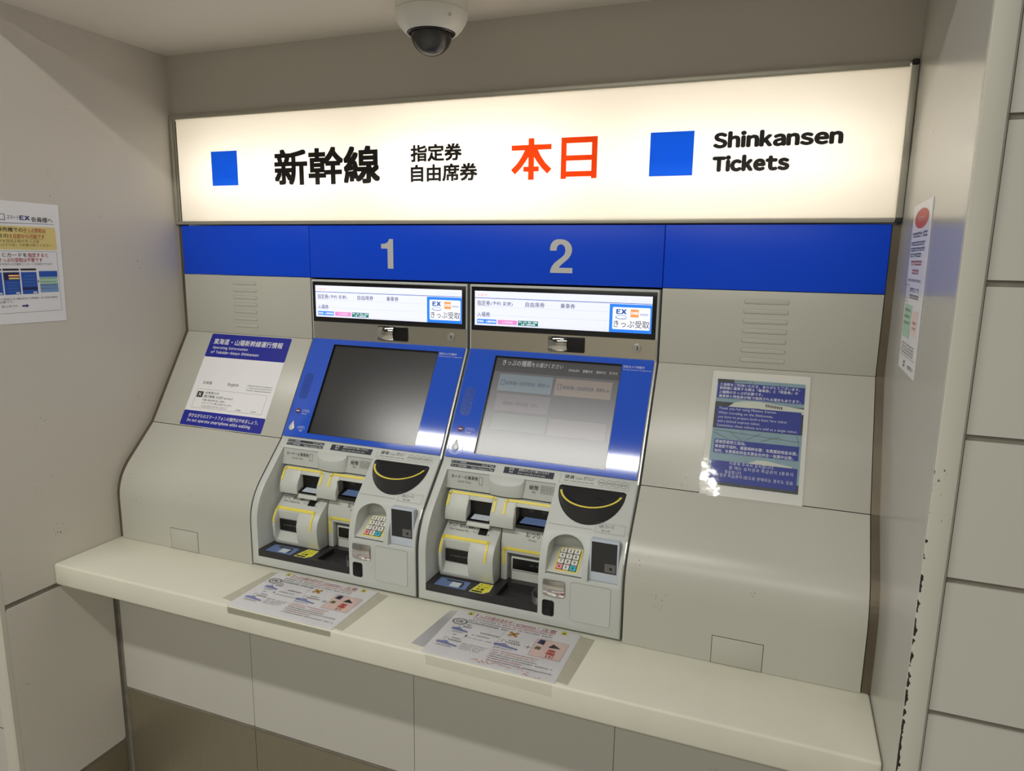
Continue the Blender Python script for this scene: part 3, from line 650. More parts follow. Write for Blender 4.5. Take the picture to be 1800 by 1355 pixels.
    for a in (0.2480, 0.2820): MB().add([(a, -0.1865, 0.9880), (a+0.018, -0.1865, 0.9880), (a+0.014, -0.1865, 0.9790), (a+0.004, -0.1865, 0.9790)], [(0, 1, 2, 3)]).build('slot_guide', M_label, bs)
    dm = Vector((0, -0.0215, -0.034)); FM = Fr((0, -0.190, 1.0075), (1, 0, 0), -dm)
    def guide(fr, pts, w, parent, c=0.0014):
        g = MB()
        for (xa, ya), (xb, yb) in zip(pts, pts[1:]):
            dd = Vector((xb-xa, yb-ya)); nn = Vector((-dd.y, dd.x)).normalized()*w/2; ee = dd.normalized()*w*0.25
            g.slab(fr, [(xa-ee.x+nn.x, ya-ee.y+nn.y), (xa-ee.x-nn.x, ya-ee.y-nn.y), (xb+ee.x-nn.x, yb+ee.y-nn.y), (xb+ee.x+nn.x, yb+ee.y+nn.y)], -0.0005, c)
        g.build('yellow_guide', M_yellow, parent)
    guide(FM, [(0.0385, -0.0380), (0.0385, -0.0080), (0.0430, -0.0030), (0.1600, -0.0030), (0.1650, -0.0080), (0.1650, -0.0380)], 0.0062, um)
    guide(FM, [(0.1930, -0.0390), (0.1930, -0.0090), (0.1980, -0.0040), (0.3150, -0.0040)], 0.0066, um)
    # ticket module
    tprof = [(-0.165, 0.9360), (-0.1900, 0.9335), (-0.2290, 0.9035)] + bez((-0.2290, 0.9035), (-0.2545, 0.8830), (-0.2545, 0.8560), 7)[1:] + [(-0.2520, 0.8250), (-0.2440, 0.8003), (-0.165, 0.8003)]
    base = MB().prism_x(tprof, 0.0345, 0.1830).mesh('t')
    c1 = MB().prism_x([(-0.30, 0.8960), (-0.2380, 0.8960), (-0.2310, 0.8690), (-0.2310, 0.8360), (-0.2530, 0.8020), (-0.30, 0.8020)], 0.0440, 0.1150).mesh('c')
    tme = boolean_mesh(base, [c1], bevel=0.0022, seg=2, ang=35)
    tme.transform(Matrix.Translation(-WL[r.name])); tme.materials.clear(); tme.materials.append(M_body2); tme.name = 'ticket_module'
    tm = link('ticket_module', tme, r)
    sl = MB().box(0.0465, 0.1110, -0.2360, -0.2300, 0.8370, 0.8690).build('ticket_slot', M_slot, tm)
    for a0, a1 in ((0.060, 0.066), (0.069, 0.090), (0.093, 0.106)): MB().box(a0, a1, -0.2366, -0.2360, 0.8530, 0.8545).build('slot_teeth', M_ink2, sl)
    dT = Vector((0, -0.0390, -0.0300)); FTk = Fr((0, -0.1900, 0.9335), (1, 0, 0), -dT)
    P = Print(FTk, tm, base=0.0006)
    P.text(M_ink, 'きっぷ・磁気定期券', 0.0420, 0.1100, -0.0230, -0.0125).text(M_ink2, 'Ticket Commuter Pass', 0.0460, 0.1000, -0.0330, -0.0270)
    P.frame(M_ink2, 0.1130, 0.1230, -0.0310, -0.0120, 0.0007)
    P.rect(M_slot, 0.1270, 0.1500, -0.0350, -0.0130).rect(M_ink2, 0.1525, 0.1560, -0.0340, -0.0310)
    FTf = Fr((0, -0.2290, 0.9035), (1, 0, 0), (0, 0.0125, 0.0155))
    pts = bez((-0.2290, 0.9035), (-0.2545, 0.8830), (-0.2545, 0.8560), 7)
    yg = MB()
    def strip(x0, x1, i0, i1):
        for k in range(i0, i1):
            (ya, za), (yb, zb) = pts[k], pts[k+1]
            yg.add([(x0, ya-0.001, za+0.0009), (x1, ya-0.001, za+0.0009), (x1, yb-0.001, zb+0.0009), (x0, yb-0.001, zb+0.0009)], [(0, 1, 2, 3)])
    strip(0.0385, 0.1640, 0, 1); strip(0.0365, 0.0425, 0, 6); strip(0.1590, 0.1650, 0, 7); yg.build('yellow_guide', M_yellow, tm)
    # change module
    cpn = MB().prism_x([(-0.162, 0.9430), (-0.1960, 0.9430), (-0.2070, 0.9000), (-0.2070, 0.8730), (-0.162, 0.8730)], 0.1860, 0.3155)
    cpn.box(0.1860, 0.2020, -0.2070, -0.162, 0.8003, 0.8732)
    cpn = cpn.build('change_module', M_body2, r, bevel=0.0015)
    MB().box(0.2020, 0.3155, -0.1930, -0.162, 0.8003, 0.8728).build('inner_panel', M_ink2, cpn)
    MB().box(0.2110, 0.3155, -0.1990, -0.1931, 0.8260, 0.8615).build('slot_frame', M_body2, cpn, bevel=0.0008)
    MB().box(0.2110, 0.3155, -0.1960, -0.1931, 0.8003, 0.8258).build('lower_plate', M_body2, cpn)
    MB().box(0.2145, 0.3155, -0.2000, -0.1985, 0.8300, 0.8575).build('change_slot', M_slot, cpn)
    for a in (0.2600, 0.2760, 0.2920): MB().box(a, a+0.010, -0.2006, -0.2000, 0.8430, 0.8485).build('slot_roller', M_label, cpn)
    FC = Fr((0, -0.2070, 0), (1, 0, 0), (0, 0, 1))
    guide(FC, [(0.1935, 0.8420), (0.1935, 0.8800), (0.1980, 0.8850), (0.3150, 0.8850)], 0.0064, cpn)
    P = Print(Fr((0, -0.1960, 0.9430), (1, 0, 0), (0, 0.0110, 0.0430)), cpn, base=0.0006)
    P.text(M_ink, 'おつり', 0.2490, 0.2850, -0.0240, -0.0110).text(M_ink2, 'Change', 0.2560, 0.2760, -0.0330, -0.0280)
    # tray
    ty = MB().box(0.0238, 0.2070, -0.3005, -0.1620, 0.7817, 0.8000).box(0.2070, 0.3157, -0.3005, -0.2890, 0.7817, 0.8000).box(0.2070, 0.3157, -0.2150, -0.1620, 0.7817, 0.8000).box(0.2070, 0.3157, -0.2890, -0.2150, 0.7817, 0.7860)
    ty = ty.build('tray', M_dark, r)
    MB().box(0.2300, 0.3100, -0.2480, -0.2460, 0.7861, 0.7872).build('tray_rib', M_label, ty)
    MB().slab(FT, [(0.0450, -0.2980), (0.1290, -0.2980), (0.1260, -0.2560), (0.0450, -0.2560)], 0, 0.0003).build('ticket_sticker', M_stickblue, ty)
    P = Print(FT, ty, base=0.0006, names={'*': 'sticker_print'})
    P.rect(M_slot, 0.0650, 0.1120, -0.2680, -0.2610).rect(M_readerw, 0.0830, 0.1080, -0.2930, -0.2690).rect(M_slot, 0.1100, 0.1150, -0.2900, -0.2690)
    P.poly(M_readerw, [(0.1395, -0.2995), (0.1755, -0.2995), (0.1880, -0.2850), (0.1840, -0.2480), (0.1490, -0.2480)]).poly(M_brightyel, [(0.1410, -0.2985), (0.1748, -0.2985), (0.1868, -0.2850), (0.1830, -0.2490), (0.1500, -0.2490)], 1)
    P.text(M_ink, 'おつり', 0.1530, 0.1800, -0.2600, -0.2520, layer=2).text(M_ink, '取り忘れ', 0.1500, 0.1800, -0.2720, -0.2630, layer=2).text(M_ink, '注意', 0.1500, 0.1720, -0.2850, -0.2750, layer=2, bold=0.02).rect(M_ink, 0.1440, 0.1720, -0.2960, -0.2890, 2)
    # clear guard at the end of the coin tray
    gd = MB(); arc = [(0.3150-0.0230*math.cos(math.radians(t)), -0.2600-0.0400*math.sin(math.radians(t))) for t in range(-70, 91, 16)]
    inn = [(0.3150-0.0215*math.cos(math.radians(t)), -0.2600-0.0385*math.sin(math.radians(t))) for t in range(-70, 91, 16)]
    gd.loop([(x, y, 0.7870) for x, y in arc+inn[::-1]], [(x, y, 0.8170) for x, y in arc+inn[::-1]]); gd.build('coin_guard', M_clear, ty, smooth=True, ang=1.0)
    # coin bowl
    cb2 = MB(); N = 28
    A = [(0.4070+0.0795*math.cos(math.radians(t)), t) for t in [180+180*i/N for i in range(N+1)]]
    outb, rim, inr, bot = [], [], [], []
    for i in range(N+1):
        t = math.radians(180+180*i/N); cx, sn = math.cos(t), -math.sin(t)
        sr = 0.030+0.088*sn; outb.append(FL.P(0.4070+0.0800*cx, -sr, 0.0003))
        y = -0.1825-0.0640*sn; z = 1.0560-0.0250*sn
        rim.append(Vector((0.4070+0.0790*cx, y, z))); inr.append(Vector((0.4070+0.0718*cx, -0.1825-0.0565*sn, 1.0560-0.0225*sn)))
        bot.append(Vector((0.4070+0.0200*cx, -0.1900-0.0180*sn, 1.0250)))
    n1 = N+1
    cb2.v += outb+rim+inr+bot
    for i in range(N):
        for k in range(3): cb2.f.append((k*n1+i, k*n1+i+1, (k+1)*n1+i+1, (k+1)*n1+i))
    cb2.f.append(tuple(3*n1+i for i in range(n1)))
    b0 = len(cb2.v); cb2.v += [FL.P(0.4070-0.0800, -0.0300, 0.0003), FL.P(0.4070+0.0800, -0.0300, 0.0003)]
    cb2.f.append((2*n1, 3*n1, 3*n1+N, 2*n1+N)); cb2.f.append((n1, 2*n1, 2*n1+N, n1+N))
    cbo = cb2.build('coin_bowl', M_dark, r, smooth=True, ang=0.5)
    cf = MB().slab(FL, [(0.3310, -0.0260)]+[(0.4070+0.0815*math.cos(math.radians(180+180*i/N)), -0.0295+0.0895*math.sin(math.radians(180+180*i/N))) for i in range(N+1)]+[(0.4830, -0.0260)], 0.0, 0.0012).build('bowl_flange', M_slot, cbo)
    ya = MB(); K = [i for i in range(2, N-1)]
    for i in range(2, N-2):
        a, b_, c_, d_ = (rim[i]*0.70+inr[i]*0.30), (rim[i+1]*0.70+inr[i+1]*0.30), (rim[i+1]*0.02+inr[i+1]*0.98), (rim[i]*0.02+inr[i]*0.98)
        o = Vector((0, -0.0004, 0.0012)); ya.add([a+o, b_+o, c_+o, d_+o], [(0, 1, 2, 3)])
    ya.build('yellow_guide', M_yellow, cbo)
    MB().box(0.3960, 0.4130, -0.2020, -0.1890, 1.0251, 1.0258).build('coin_opening', M_slot, cbo)
    for x0, y0, x1, y1 in ((0.3500, -0.193, 0.3920, -0.202), (0.4180, -0.202, 0.4650, -0.193)):
        MB().add([(x0, y0, 1.0515), (x1, y1, 1.0300), (x1, y1-0.0016, 1.0300), (x0, y0-0.0016, 1.0515)], [(0, 1, 2, 3)]).build('bowl_rib', M_label, cbo)
    # keypad niche
    dk = Vector((0, -0.060, -0.0375)); FK = Fr((0, -0.2310, 0.9265), (1, 0, 0), -dk)
    kp = MB().prism_x([(-0.2285, 0.8870), (-0.2310, 0.9240), (-0.2960, 0.8868)], 0.3332, 0.4178).build('keypad', M_body2, r)
    MB().slab(FK, rrect(0.3490, 0.4045, -0.0690, -0.0040, 0.002, 2), -0.0020, 0.0006).build('keypad_plate', M_yellow, kp)
    MB().slab(FK, rect(0.3520, 0.4015, -0.0660, -0.0070), 0.0006, 0.0009).build('key_mat', M_ink2, kp)
    P = Print(FK, kp, base=0.0045)
    for i, ch in enumerate('123456789*0#'):
        a = 0.3605+0.0163*(i % 3); b1 = -0.0135-0.0152*(i//3)
        MB().slab(FK, rrect(a-0.0068, a+0.0068, b1-0.0060, b1+0.0060, 0.0015, 2), 0.0006, 0.0042).build('key', M_keyp if ch == '*' else M_keyb if ch == '#' else M_keyw, kp)
        k = 0.0022 if ch in '*#' else 0.0024
        P.text(M_ink, ch, a-k, a+k, b1-0.0036, b1+0.0036, bold=0.02)
    niche = Print(FL, r, base=0.0005); niche.frame(M_ink2, 0.3225, 0.4260, -0.1285, -0.1280, 0.0004)
    # code reader
    FQ = Fr((0, -0.2700, 0), (1, 0, 0), (0, 0, 1))
    qr = MB().slab(FQ, rrect(0.4325, 0.4990, 0.8810, 0.9780, 0.003), 0.0, 0.018).build('code_reader', M_readerw, r, bevel=0.001)
    MB().slab(FQ, rect(0.4370, 0.4950, 0.9030, 0.9740), 0.018, 0.0186).build('reader_glass', M_glass, qr)
    MB().slab(FQ, rect(0.4680, 0.4930, 0.9060, 0.9260), 0.0186, 0.0189).build('sensor_plate', M_ink2, qr)
    MB().slab(FQ, ell(0.4820, 0.9150, 0.0030, 0.0030, 14), 0.0189, 0.0193).build('sensor_eye', M_slot, qr)
    P = Print(Fr((0, -0.2545, 0.9822), (1, 0, 0), (0, 0.62, 0.78)), r, base=0.0016)
    P.frame(M_ink2, 0.4330, 0.5020, 0.0005, 0.0240, 0.0004)
    P.text(M_ink2, 'QRコード', 0.4410, 0.4760, 0.0120, 0.0205).text(M_ink2, 'QR code', 0.4480, 0.4680, 0.0040, 0.0088)
    # lower right front: small mirror, sensor window, service panel
    mm = MB(); n = 10
    def bl(i, j): a = (i/n-0.5)*2; b = (j/n-0.5)*2; return 0.001+0.006*(1-0.5*a*a-0.5*b*b)
    mm.v += [FV.P(0.3290+0.0510*i/n, 0.8315+0.0375*j/n, bl(i, j)) for i in range(n+1) for j in range(n+1)]
    mm.f += [(i*(n+1)+j, (i+1)*(n+1)+j, (i+1)*(n+1)+j+1, i*(n+1)+j+1) for i in range(n) for j in range(n)]
    fm = MB().slab(FV, rrect(0.3270, 0.3820, 0.8295, 0.8710, 0.006), 0.0, 0.0012).build('mirror_frame', M_edge, r, bevel=0.0004)
    mm.build('small_mirror', M_mirror, fm, smooth=True, ang=1.2)
    MB().slab(FV, rrect(0.3270, 0.3560, 0.7800, 0.8190, 0.006), 0.0, 0.0012).build('sensor_window', M_bezel, r, bevel=0.0004)
    MB().slab(FV, rrect(0.3940, 0.4875, 0.7795, 0.8735, 0.006), 0.0, 0.0003).build('service_gap', M_ink2, r)
    MB().slab(FV, rrect(0.3946, 0.4869, 0.7801, 0.8729, 0.0055), 0.0, 0.0007).build('service_panel', M_body, r)
    return r

def copy_tree(o, parent=None, dx=0.0):
    c = o.copy(); COL.objects.link(c)
    if parent: c.parent = parent
    else: c.location.x += dx
    WL[c.name] = (Vector(WL[parent.name]) if parent else WL[o.name]+Vector((dx, 0, 0)))
    for ch in list(o.children): copy_tree(ch, c)
    return c
m2 = machine(); flush_prints()                 # lettering first, so that the copy takes it along
DX = -0.5148
m1 = copy_tree(m2, None, DX)
m2['group'] = m1['group'] = 'ticket machines'
tag(m1, 'ticket machine under the numeral 1 with a dark blank touch screen', 'ticket machine', 'ticket machines')
tag(m2, 'ticket machine under the numeral 2 with a lit menu on its touch screen', 'ticket machine', 'ticket machines')
def fs_at(dx): return Fr((dx, 0, Z3), (1, 0, 0), (0, 0.515, 0.857))
def child(o, nm): return [c for c in o.children if c.name.split('.')[0] == nm][0]
MB().slab(fs_at(DX), rect(0.0860, 0.4270, -0.2880, -0.0155), 0.0, 0.0004).build('touch_screen', M_screen_off, child(m1, 'touch_panel'))
FS = fs_at(0)
ts = MB().slab(FS, rect(0.0860, 0.4270, -0.2880, -0.0155), 0.0, 0.0004).build('touch_screen', M_screen_on, child(m2, 'touch_panel'))
P = Print(FS, child(m2, 'touch_panel'), base=0.0007, names={'*': 'menu_print'})
P.rect(M_scr_head, 0.0895, 0.4268, -0.0570, -0.0187)
P.text(M_scr_text, 'きっぷの種類', 0.1080, 0.1890, -0.0385, -0.0225, layer=2).text(M_scr_text, 'をお選びください', 0.1910, 0.2760, -0.0378, -0.0255, layer=2)
P.text(M_scr_text, 'ENGLISH', 0.2930, 0.3200, -0.0425, -0.0365, layer=2).text(M_scr_text, '繁體中文', 0.3300, 0.3560, -0.0435, -0.0355, layer=2).text(M_scr_text, '简体中文', 0.3650, 0.3900, -0.0435, -0.0355, layer=2).text(M_scr_text, '한국어', 0.3990, 0.4190, -0.0435, -0.0355, layer=2)
for i, (a0, a1, b0, b1) in enumerate(((0.1080, 0.2560, -0.1110, -0.0630), (0.2640, 0.4120, -0.1110, -0.0640), (0.1105, 0.2590, -0.1660, -0.1180), (0.1140, 0.2600, -0.2180, -0.1730))):
    P.rect(M_scr_tile[i], a0, a1, b0, b1, 1)
P.rect(M_scr_tile[2], 0.2660, 0.4140, -0.2180, -0.1740, 1)
P.text(M_scr_navy, '新幹線', 0.1280, 0.1590, -0.0930, -0.0815, layer=2).text(M_scr_navy, 'の', 0.1610, 0.1660, -0.0920, -0.0855, layer=2).text(M_scr_navy, '指定席特急券、乗車券', 0.1680, 0.2380, -0.0930, -0.0815, layer=2).text(M_scr_navy, 'を購入', 0.2400, 0.2530, -0.0915, -0.0855, layer=2)
P.text(M_scr_navy, '新幹線', 0.2850, 0.3150, -0.0930, -0.0815, layer=2).text(M_scr_navy, 'の', 0.3170, 0.3220, -0.0920, -0.0855, layer=2).text(M_scr_navy, '自由席特急券、乗車券', 0.3240, 0.3940, -0.0930, -0.0815, layer=2).text(M_scr_navy, 'を購入', 0.3960, 0.4090, -0.0915, -0.0855, layer=2)
P.text(M_scr_head, '新幹線の', 0.1330, 0.1640, -0.1490, -0.1385, layer=2).text(M_scr_head, '予約の変更、払戻し', 0.1660, 0.2300, -0.1490, -0.1385, layer=2)
for a, b0 in ((0.1150, -0.0950), (0.2710, -0.0950)): P.frame(M_scr_navy, a, a+0.0100, b0, b0+0.0160, 0.0012, 2)
# clear ring guard around the call button of machine 2
rg = MB()
for i in range(28):
    t, u = math.tau*i/28, math.tau*(i+1)/28
    rg.slab(FS, [(0.0310+r_*math.cos(q), -0.2750+r_*math.sin(q)) for r_, q in ((0.0205, t), (0.0218, t), (0.0218, u), (0.0205, u))], 0.0045, 0.0052)
rg.build('button_ring', M_readerw, child(m2, 'touch_panel'))

# ------------------------------------------------------------------ posters and notices
# square service-information sticker on the left cabinet
st = MB().slab(FS, rrect(-0.8945, -0.5870, -0.3090, -0.0045, 0.004, 3), 0.0, 0.0006).build('information_sticker', M_paper, None)
tag(st, 'square white sticker with navy bands on the left cabinet front', 'sticker')
P = Print(FS, st, base=0.0008, names={'*': 'print'})
P.poly(M_sticknavy, rrect(-0.8945, -0.5870, -0.0835, -0.0045, 0.004, 3)).poly(M_sticknavy, rrect(-0.8945, -0.5870, -0.3090, -0.2620, 0.004, 3))
P.text(M_white, '東海道・山陽新幹線運行情報', -0.8780, -0.6120, -0.0400, -0.0200, bold=0.014)
P.text(M_white, 'Operating Information', -0.8745, -0.7370, -0.0575, -0.0465, bold=0.02).text(M_white, 'of Tokaido-Sanyo Shinkansen', -0.8760, -0.6890, -0.0735, -0.0615, bold=0.02)
P.text(M_ink, '日本語', -0.8610, -0.8270, -0.1745, -0.1645).text(M_ink, 'English', -0.7650, -0.7250, -0.1755, -0.1635)
for k in range(3): P.scribble(M_ink2, -0.6920, -0.6000, -0.1680-0.0075*k, -0.1645-0.0075*k)
P.frame(M_ink2, -0.8730, -0.6070, -0.2525, -0.1910, 0.0006)
P.rect(M_ink, -0.8690, -0.8460, -0.2180, -0.1990).text(M_white, 'X', -0.8640, -0.8510, -0.2140, -0.2030, layer=2, bold=0.02)
P.text(M_ink, 'JR東海公式', -0.8390, -0.7860, -0.2065, -0.1975).text(M_ink, '運行情報 X(旧Twitter)', -0.8400, -0.7290, -0.2190, -0.2090)
P.text(M_ink2, '列車に遅れ等があった際に、', -0.8400, -0.7500, -0.2285, -0.2220).text(M_ink2, 'スマートフォン等にお知らせします。', -0.8400, -0.7230, -0.2380, -0.2315)
for k in range(2): P.scribble(M_ink2, -0.8370, -0.7400, -0.2448-0.0042*k, -0.2425-0.0042*k)
P.text(M_ink2, '日本語', -0.7040, -0.6860, -0.2485, -0.2435).text(M_ink2, 'English', -0.6480, -0.6290, -0.2490, -0.2435)
P.text(M_white, '歩きながらのスマートフォンの操作はやめましょう。', -0.8720, -0.6080, -0.2835, -0.2705, bold=0.010).text(M_white, 'Do not operate smartphone while walking.', -0.8710, -0.6290, -0.3000, -0.2875, bold=0.02)

# laminated four-language poster on the right cabinet (it bridges the crease below)
po = MB().slab(FS, rect(0.6500, 0.8660, -0.3145, -0.0120), 0.0004, 0.0012).build('laminated_poster', M_postpaper, None)
tag(po, 'laminated poster in four languages over train photo on right cabinet', 'poster')
P = Print(FS, po, base=0.0014, names={'*': 'print'})
P.rect(M_sky, 0.6625, 0.8560, -0.2900, -0.0320)
P.rect(M_track, 0.6625, 0.8560, -0.1550, -0.0900, 1).rect(M_track, 0.6625, 0.8560, -0.2900, -0.2700, 1).rect(M_track, 0.6625, 0.7000, -0.0420, -0.0330, 1)
P.poly(M_cream, [(0.6900, -0.1030), (0.7050, -0.0900), (0.7250, -0.0845), (0.7600, -0.0830), (0.8560, -0.0930), (0.8560, -0.1060), (0.7900, -0.1060), (0.7600, -0.1000)], 2)
for k in range(9): P.rect(M_track, 0.7740+0.0042*k, 0.7765+0.0042*k, -0.0945-0.0004*k, -0.0880-0.0004*k, 3)
P.poly(M_cream, [(0.7500, -0.2310), (0.7650, -0.2235), (0.7850, -0.2225), (0.8400, -0.2300), (0.8400, -0.2350), (0.7500, -0.2345)], 2)
for a0, b0, a1, b1 in ((0.666, -0.160, 0.855, -0.172), (0.666, -0.166, 0.700, -0.180), (0.700, -0.161, 0.730, -0.182), (0.735, -0.180, 0.770, -0.160), (0.770, -0.178, 0.810, -0.164), (0.666, -0.040, 0.730, -0.034), (0.845, -0.157, 0.852, -0.186), (0.740, -0.033, 0.745, -0.044), (0.800, -0.034, 0.802, -0.044)):
    P.line(M_track, [(a0, b0), (a1, b1)], 0.0008, 2)
for q in ((0.6640, 0.8555, -0.0805, -0.0410), (0.6690, 0.8515, -0.1540, -0.1010), (0.6700, 0.8515, -0.2150, -0.1820), (0.6680, 0.8515, -0.2830, -0.2330)): P.rect(M_postblue, *q, 3)
def lines(t, a0, rows, h, bold=0.0):
    for (s_, a1, b) in t: P.text(M_white, s_, a0, a1, b-h/2, b+h/2, layer=4, bold=bold)
lines([('三島駅をご利用いただき、ありがとうございます。', 0.8450, -0.0462), ('新幹線に乗車する際は「乗車券」と「特急券」の', 0.8410, -0.0552), ('２種類のきっぷが必要です。', 0.7660, -0.0655), ('乗車券と特急券が1枚で発売される場合もあります。', 0.8480, -0.0755)], 0.6685, 4, 0.0078, 0.012)
lines([('Thank you for using Mishima Station.', 0.7990, -0.1068), ('When traveling on the Shinkansen,', 0.7920, -0.1178), ('you have to prepare both a basic fare ticket', 0.8220, -0.1280), ('and a limited express ticket.', 0.7660, -0.1385), ('Sometimes these tickets are sold as a single ticket.', 0.8460, -0.1488)], 0.6720, 5, 0.0078)
lines([('感谢您使用三岛站。', 0.7390, -0.1878), ('乘坐新干线时，需要两种车票：车费票和特急车票。', 0.8490, -0.1990), ('有时，车费票和特急车票会合并在一张票中出售。', 0.8410, -0.2100)], 0.6720, 3, 0.0085, 0.012)
lines([('이용해 주셔서 감사합니다.', 0.8040, -0.2370), ('할 때는 승차권과 특급권의 2종류의', 0.8430, -0.2470)], 0.7080, 2, 0.0082)
lines([('필요합니다.', 0.7370, -0.2575)], 0.7000, 1, 0.0082)
lines([('승차권과 특급권이 1장으로 판매되는 경우도 있습', 0.8440, -0.2665), ('니다.', 0.6900, -0.2765)], 0.6735, 2, 0.0082)
lm = MB(); nx, ny = 14, 18                    # film shaped with a bow that keeps lamp glare at its lower left
for i in range(nx+1):
    for j in range(ny+1):
        a = 0.6472+0.2216*i/nx; sd = 0.0090+0.3085*j/ny; k = min(1, max(0, (i/nx-0.10)/0.28)); k = k*k*(3-2*k)
        lm.v.append(FS.P(a, -sd, 0.0024+(0.05+0.95*k)*0.26*max(0, sd-0.15)**2))
lm.f += [(i*(ny+1)+j, (i+1)*(ny+1)+j, (i+1)*(ny+1)+j+1, i*(ny+1)+j+1) for i in range(nx) for j in range(ny)]
lm.build('laminate', M_laminate2, po, smooth=True, ang=1.5)

# notice taped to the left wall (partly out of the picture)
FLW = Fr((XL, 0, 0), (0, 1, 0), (0, 0, 1))
nl = MB().slab(FLW, [(-0.6020, 1.411), (-0.3985, 1.409), (-0.3915, 1.712), (-0.6000, 1.715)], 0.0004, 0.0010).build('wall_notice', M_paper, None)
tag(nl, 'white notice with yellow box and blue phone pictures on left wall', 'notice')
P = Print(FLW, nl, base=0.0012, names={'*': 'print'})
P.text(M_navy, 'スマート', -0.5280, -0.4990, 1.6690, 1.6790).text(M_navy, 'EX', -0.4970, -0.4710, 1.6685, 1.6795, bold=0.03).text(M_ink, '会員様へ', -0.4680, -0.4110, 1.6650, 1.6780, bold=0.008)
P.frame(M_navy, -0.5480, -0.5330, 1.6665, 1.6815, 0.0014)
P.poly(M_navy, [(-0.5950, 1.6580), (-0.4085, 1.6610), (-0.4085, 1.6618), (-0.5950, 1.6595)])
P.poly(M_ytint, rrect(-0.5950, -0.4060, 1.5950, 1.6530, 0.006))
P.text(M_ink, '指定席券売機での', -0.6000+0.006, -0.4920, 1.6385, 1.6495, bold=0.008).text(M_red, 'きっぷ受取は', -0.4905, -0.4330, 1.6385, 1.6495, bold=0.008).rect(M_red, -0.4905, -0.4330, 1.6368, 1.6374)
P.text(M_ink, '乗車日の', -0.5900, -0.5290, 1.6235, 1.6340, bold=0.008).text(M_red, '３日前から可能です', -0.5270, -0.4370, 1.6235, 1.6340, bold=0.008).rect(M_red, -0.5270, -0.4370, 1.6215, 1.6222)
P.text(M_ink, '※乗車日が４日以上先のきっぷは', -0.5930, -0.4530, 1.6125, 1.6200).text(M_ink, '「きっぷうりば」でお受け取りください', -0.5700, -0.4200, 1.6030, 1.6105)
P.frame(M_ink2, -0.5960, -0.4085, 1.4370, 1.5915, 0.0007)
P.text(M_ink, '利用ＩＣカードを', -0.5920, -0.4880, 1.5765, 1.5870, bold=0.006).text(M_red, '指定すると', -0.4860, -0.4330, 1.5765, 1.5870, bold=0.008).text(M_red, 'きっぷの受取は不要です', -0.5600, -0.4490, 1.5640, 1.5745, bold=0.008)
P.text(M_ink2, '※画面からお手持ちの交通系ＩＣカードを指定できます', -0.5930, -0.4230, 1.5560, 1.5620)
for a in (-0.5970, -0.5535, -0.5095):
    P.rect(M_ink, a+0.0008, a+0.0410, 1.5430, 1.5480).rect(M_bluephone, a+0.0010, a+0.0410, 1.4835, 1.5390, 0)
    P.rect(M_white, a+0.0280, a+0.0380, 1.4850, 1.4890, 1)
P.rect(M_bluedark, -0.5525, -0.5125, 1.5190, 1.5390, 1).rect(M_ytint, -0.5400, -0.5140, 1.5215, 1.5260, 2).rect(M_lcdorange, -0.5400, -0.5140, 1.5290, 1.5320, 2)
P.rect(M_bluedark, -0.5085, -0.4685, 1.4940, 1.5010, 1)
for k in range(4): P.scribble(M_bluepale, -0.5030, -0.4730, 1.5280-0.008*k, 1.5305-0.008*k, 1).scribble(M_bluepale, -0.5450, -0.5180, 1.5120-0.007*k, 1.5140-0.007*k, 2)
P.rect(M_bluepale, -0.4620, -0.4130, 1.4860, 1.5405).rect(M_bluephone, -0.4620, -0.4125, 1.5270, 1.5410, 1).rect(M_greenp, -0.4620, -0.4130, 1.5080, 1.5240, 1)
for k in range(4): P.scribble(M_ink2, -0.4600, -0.4170, 1.5205-0.0085*k, 1.5230-0.0085*k, 2)
P.poly(M_ink, [(-0.4665, 1.5110), (-0.4630, 1.5150), (-0.4665, 1.5190)])
P.text(M_ink2, '※ＩＣカードを指定しない場合または「e特急券」をご利用の場合は', -0.5940, -0.4180, 1.4700, 1.4755).text(M_ink2, '受取が必要です。', -0.5940, -0.5330, 1.4630, 1.4680)
P.text(M_ink, '詳しくはこちら', -0.5640, -0.5250, 1.4520, 1.4580)
P.poly(M_navy, [(-0.5140, 1.4520), (-0.5030, 1.4520), (-0.5030, 1.4495), (-0.4960, 1.4540), (-0.5030, 1.4585), (-0.5030, 1.4560), (-0.5140, 1.4560)])

# notice on the right wall
FRW = Fr((XR, 0, 0), (0, -1, 0), (0, 0, 1))
nr = MB().slab(FRW, [(0.1780, 1.3965), (0.3615, 1.3935), (0.3480, 1.7065), (0.1560, 1.7030)], 0.0004, 0.0010).build('wall_notice', M_paper, None)
tag(nr, 'narrow-looking white notice with red disc and green box on right wall', 'notice')
P = Print(FRW, nr, base=0.0012, names={'*': 'print'})
P.poly(M_redc, ell(0.2530, 1.6760, 0.0720, 0.0180, 28)); P.scribble(M_pinkp, 0.2150, 0.2920, 1.6720, 1.6800, 1)
for a0, a1, b0, b1, m in ((0.176, 0.330, 1.6425, 1.6525, M_navy), (0.170, 0.318, 1.6275, 1.6355, M_navy), (0.170, 0.318, 1.6170, 1.6250, M_navy), (0.168, 0.298, 1.6065, 1.6145, M_navy), (0.190, 0.305, 1.5915, 1.6010, M_red), (0.215, 0.282, 1.5755, 1.5850, M_red), (0.178, 0.315, 1.5615, 1.5665, M_navy), (0.215, 0.315, 1.5430, 1.5510, M_navy), (0.215, 0.315, 1.5305, 1.5390, M_ink2)):
    P.scribble(m, a0, a1, b0, b1)
P.frame(M_ink2, 0.1750, 0.1950, 1.5290, 1.5560, 0.0010).frame(M_ink2, 0.1700, 0.2010, 1.5230, 1.5560, 0.0008)
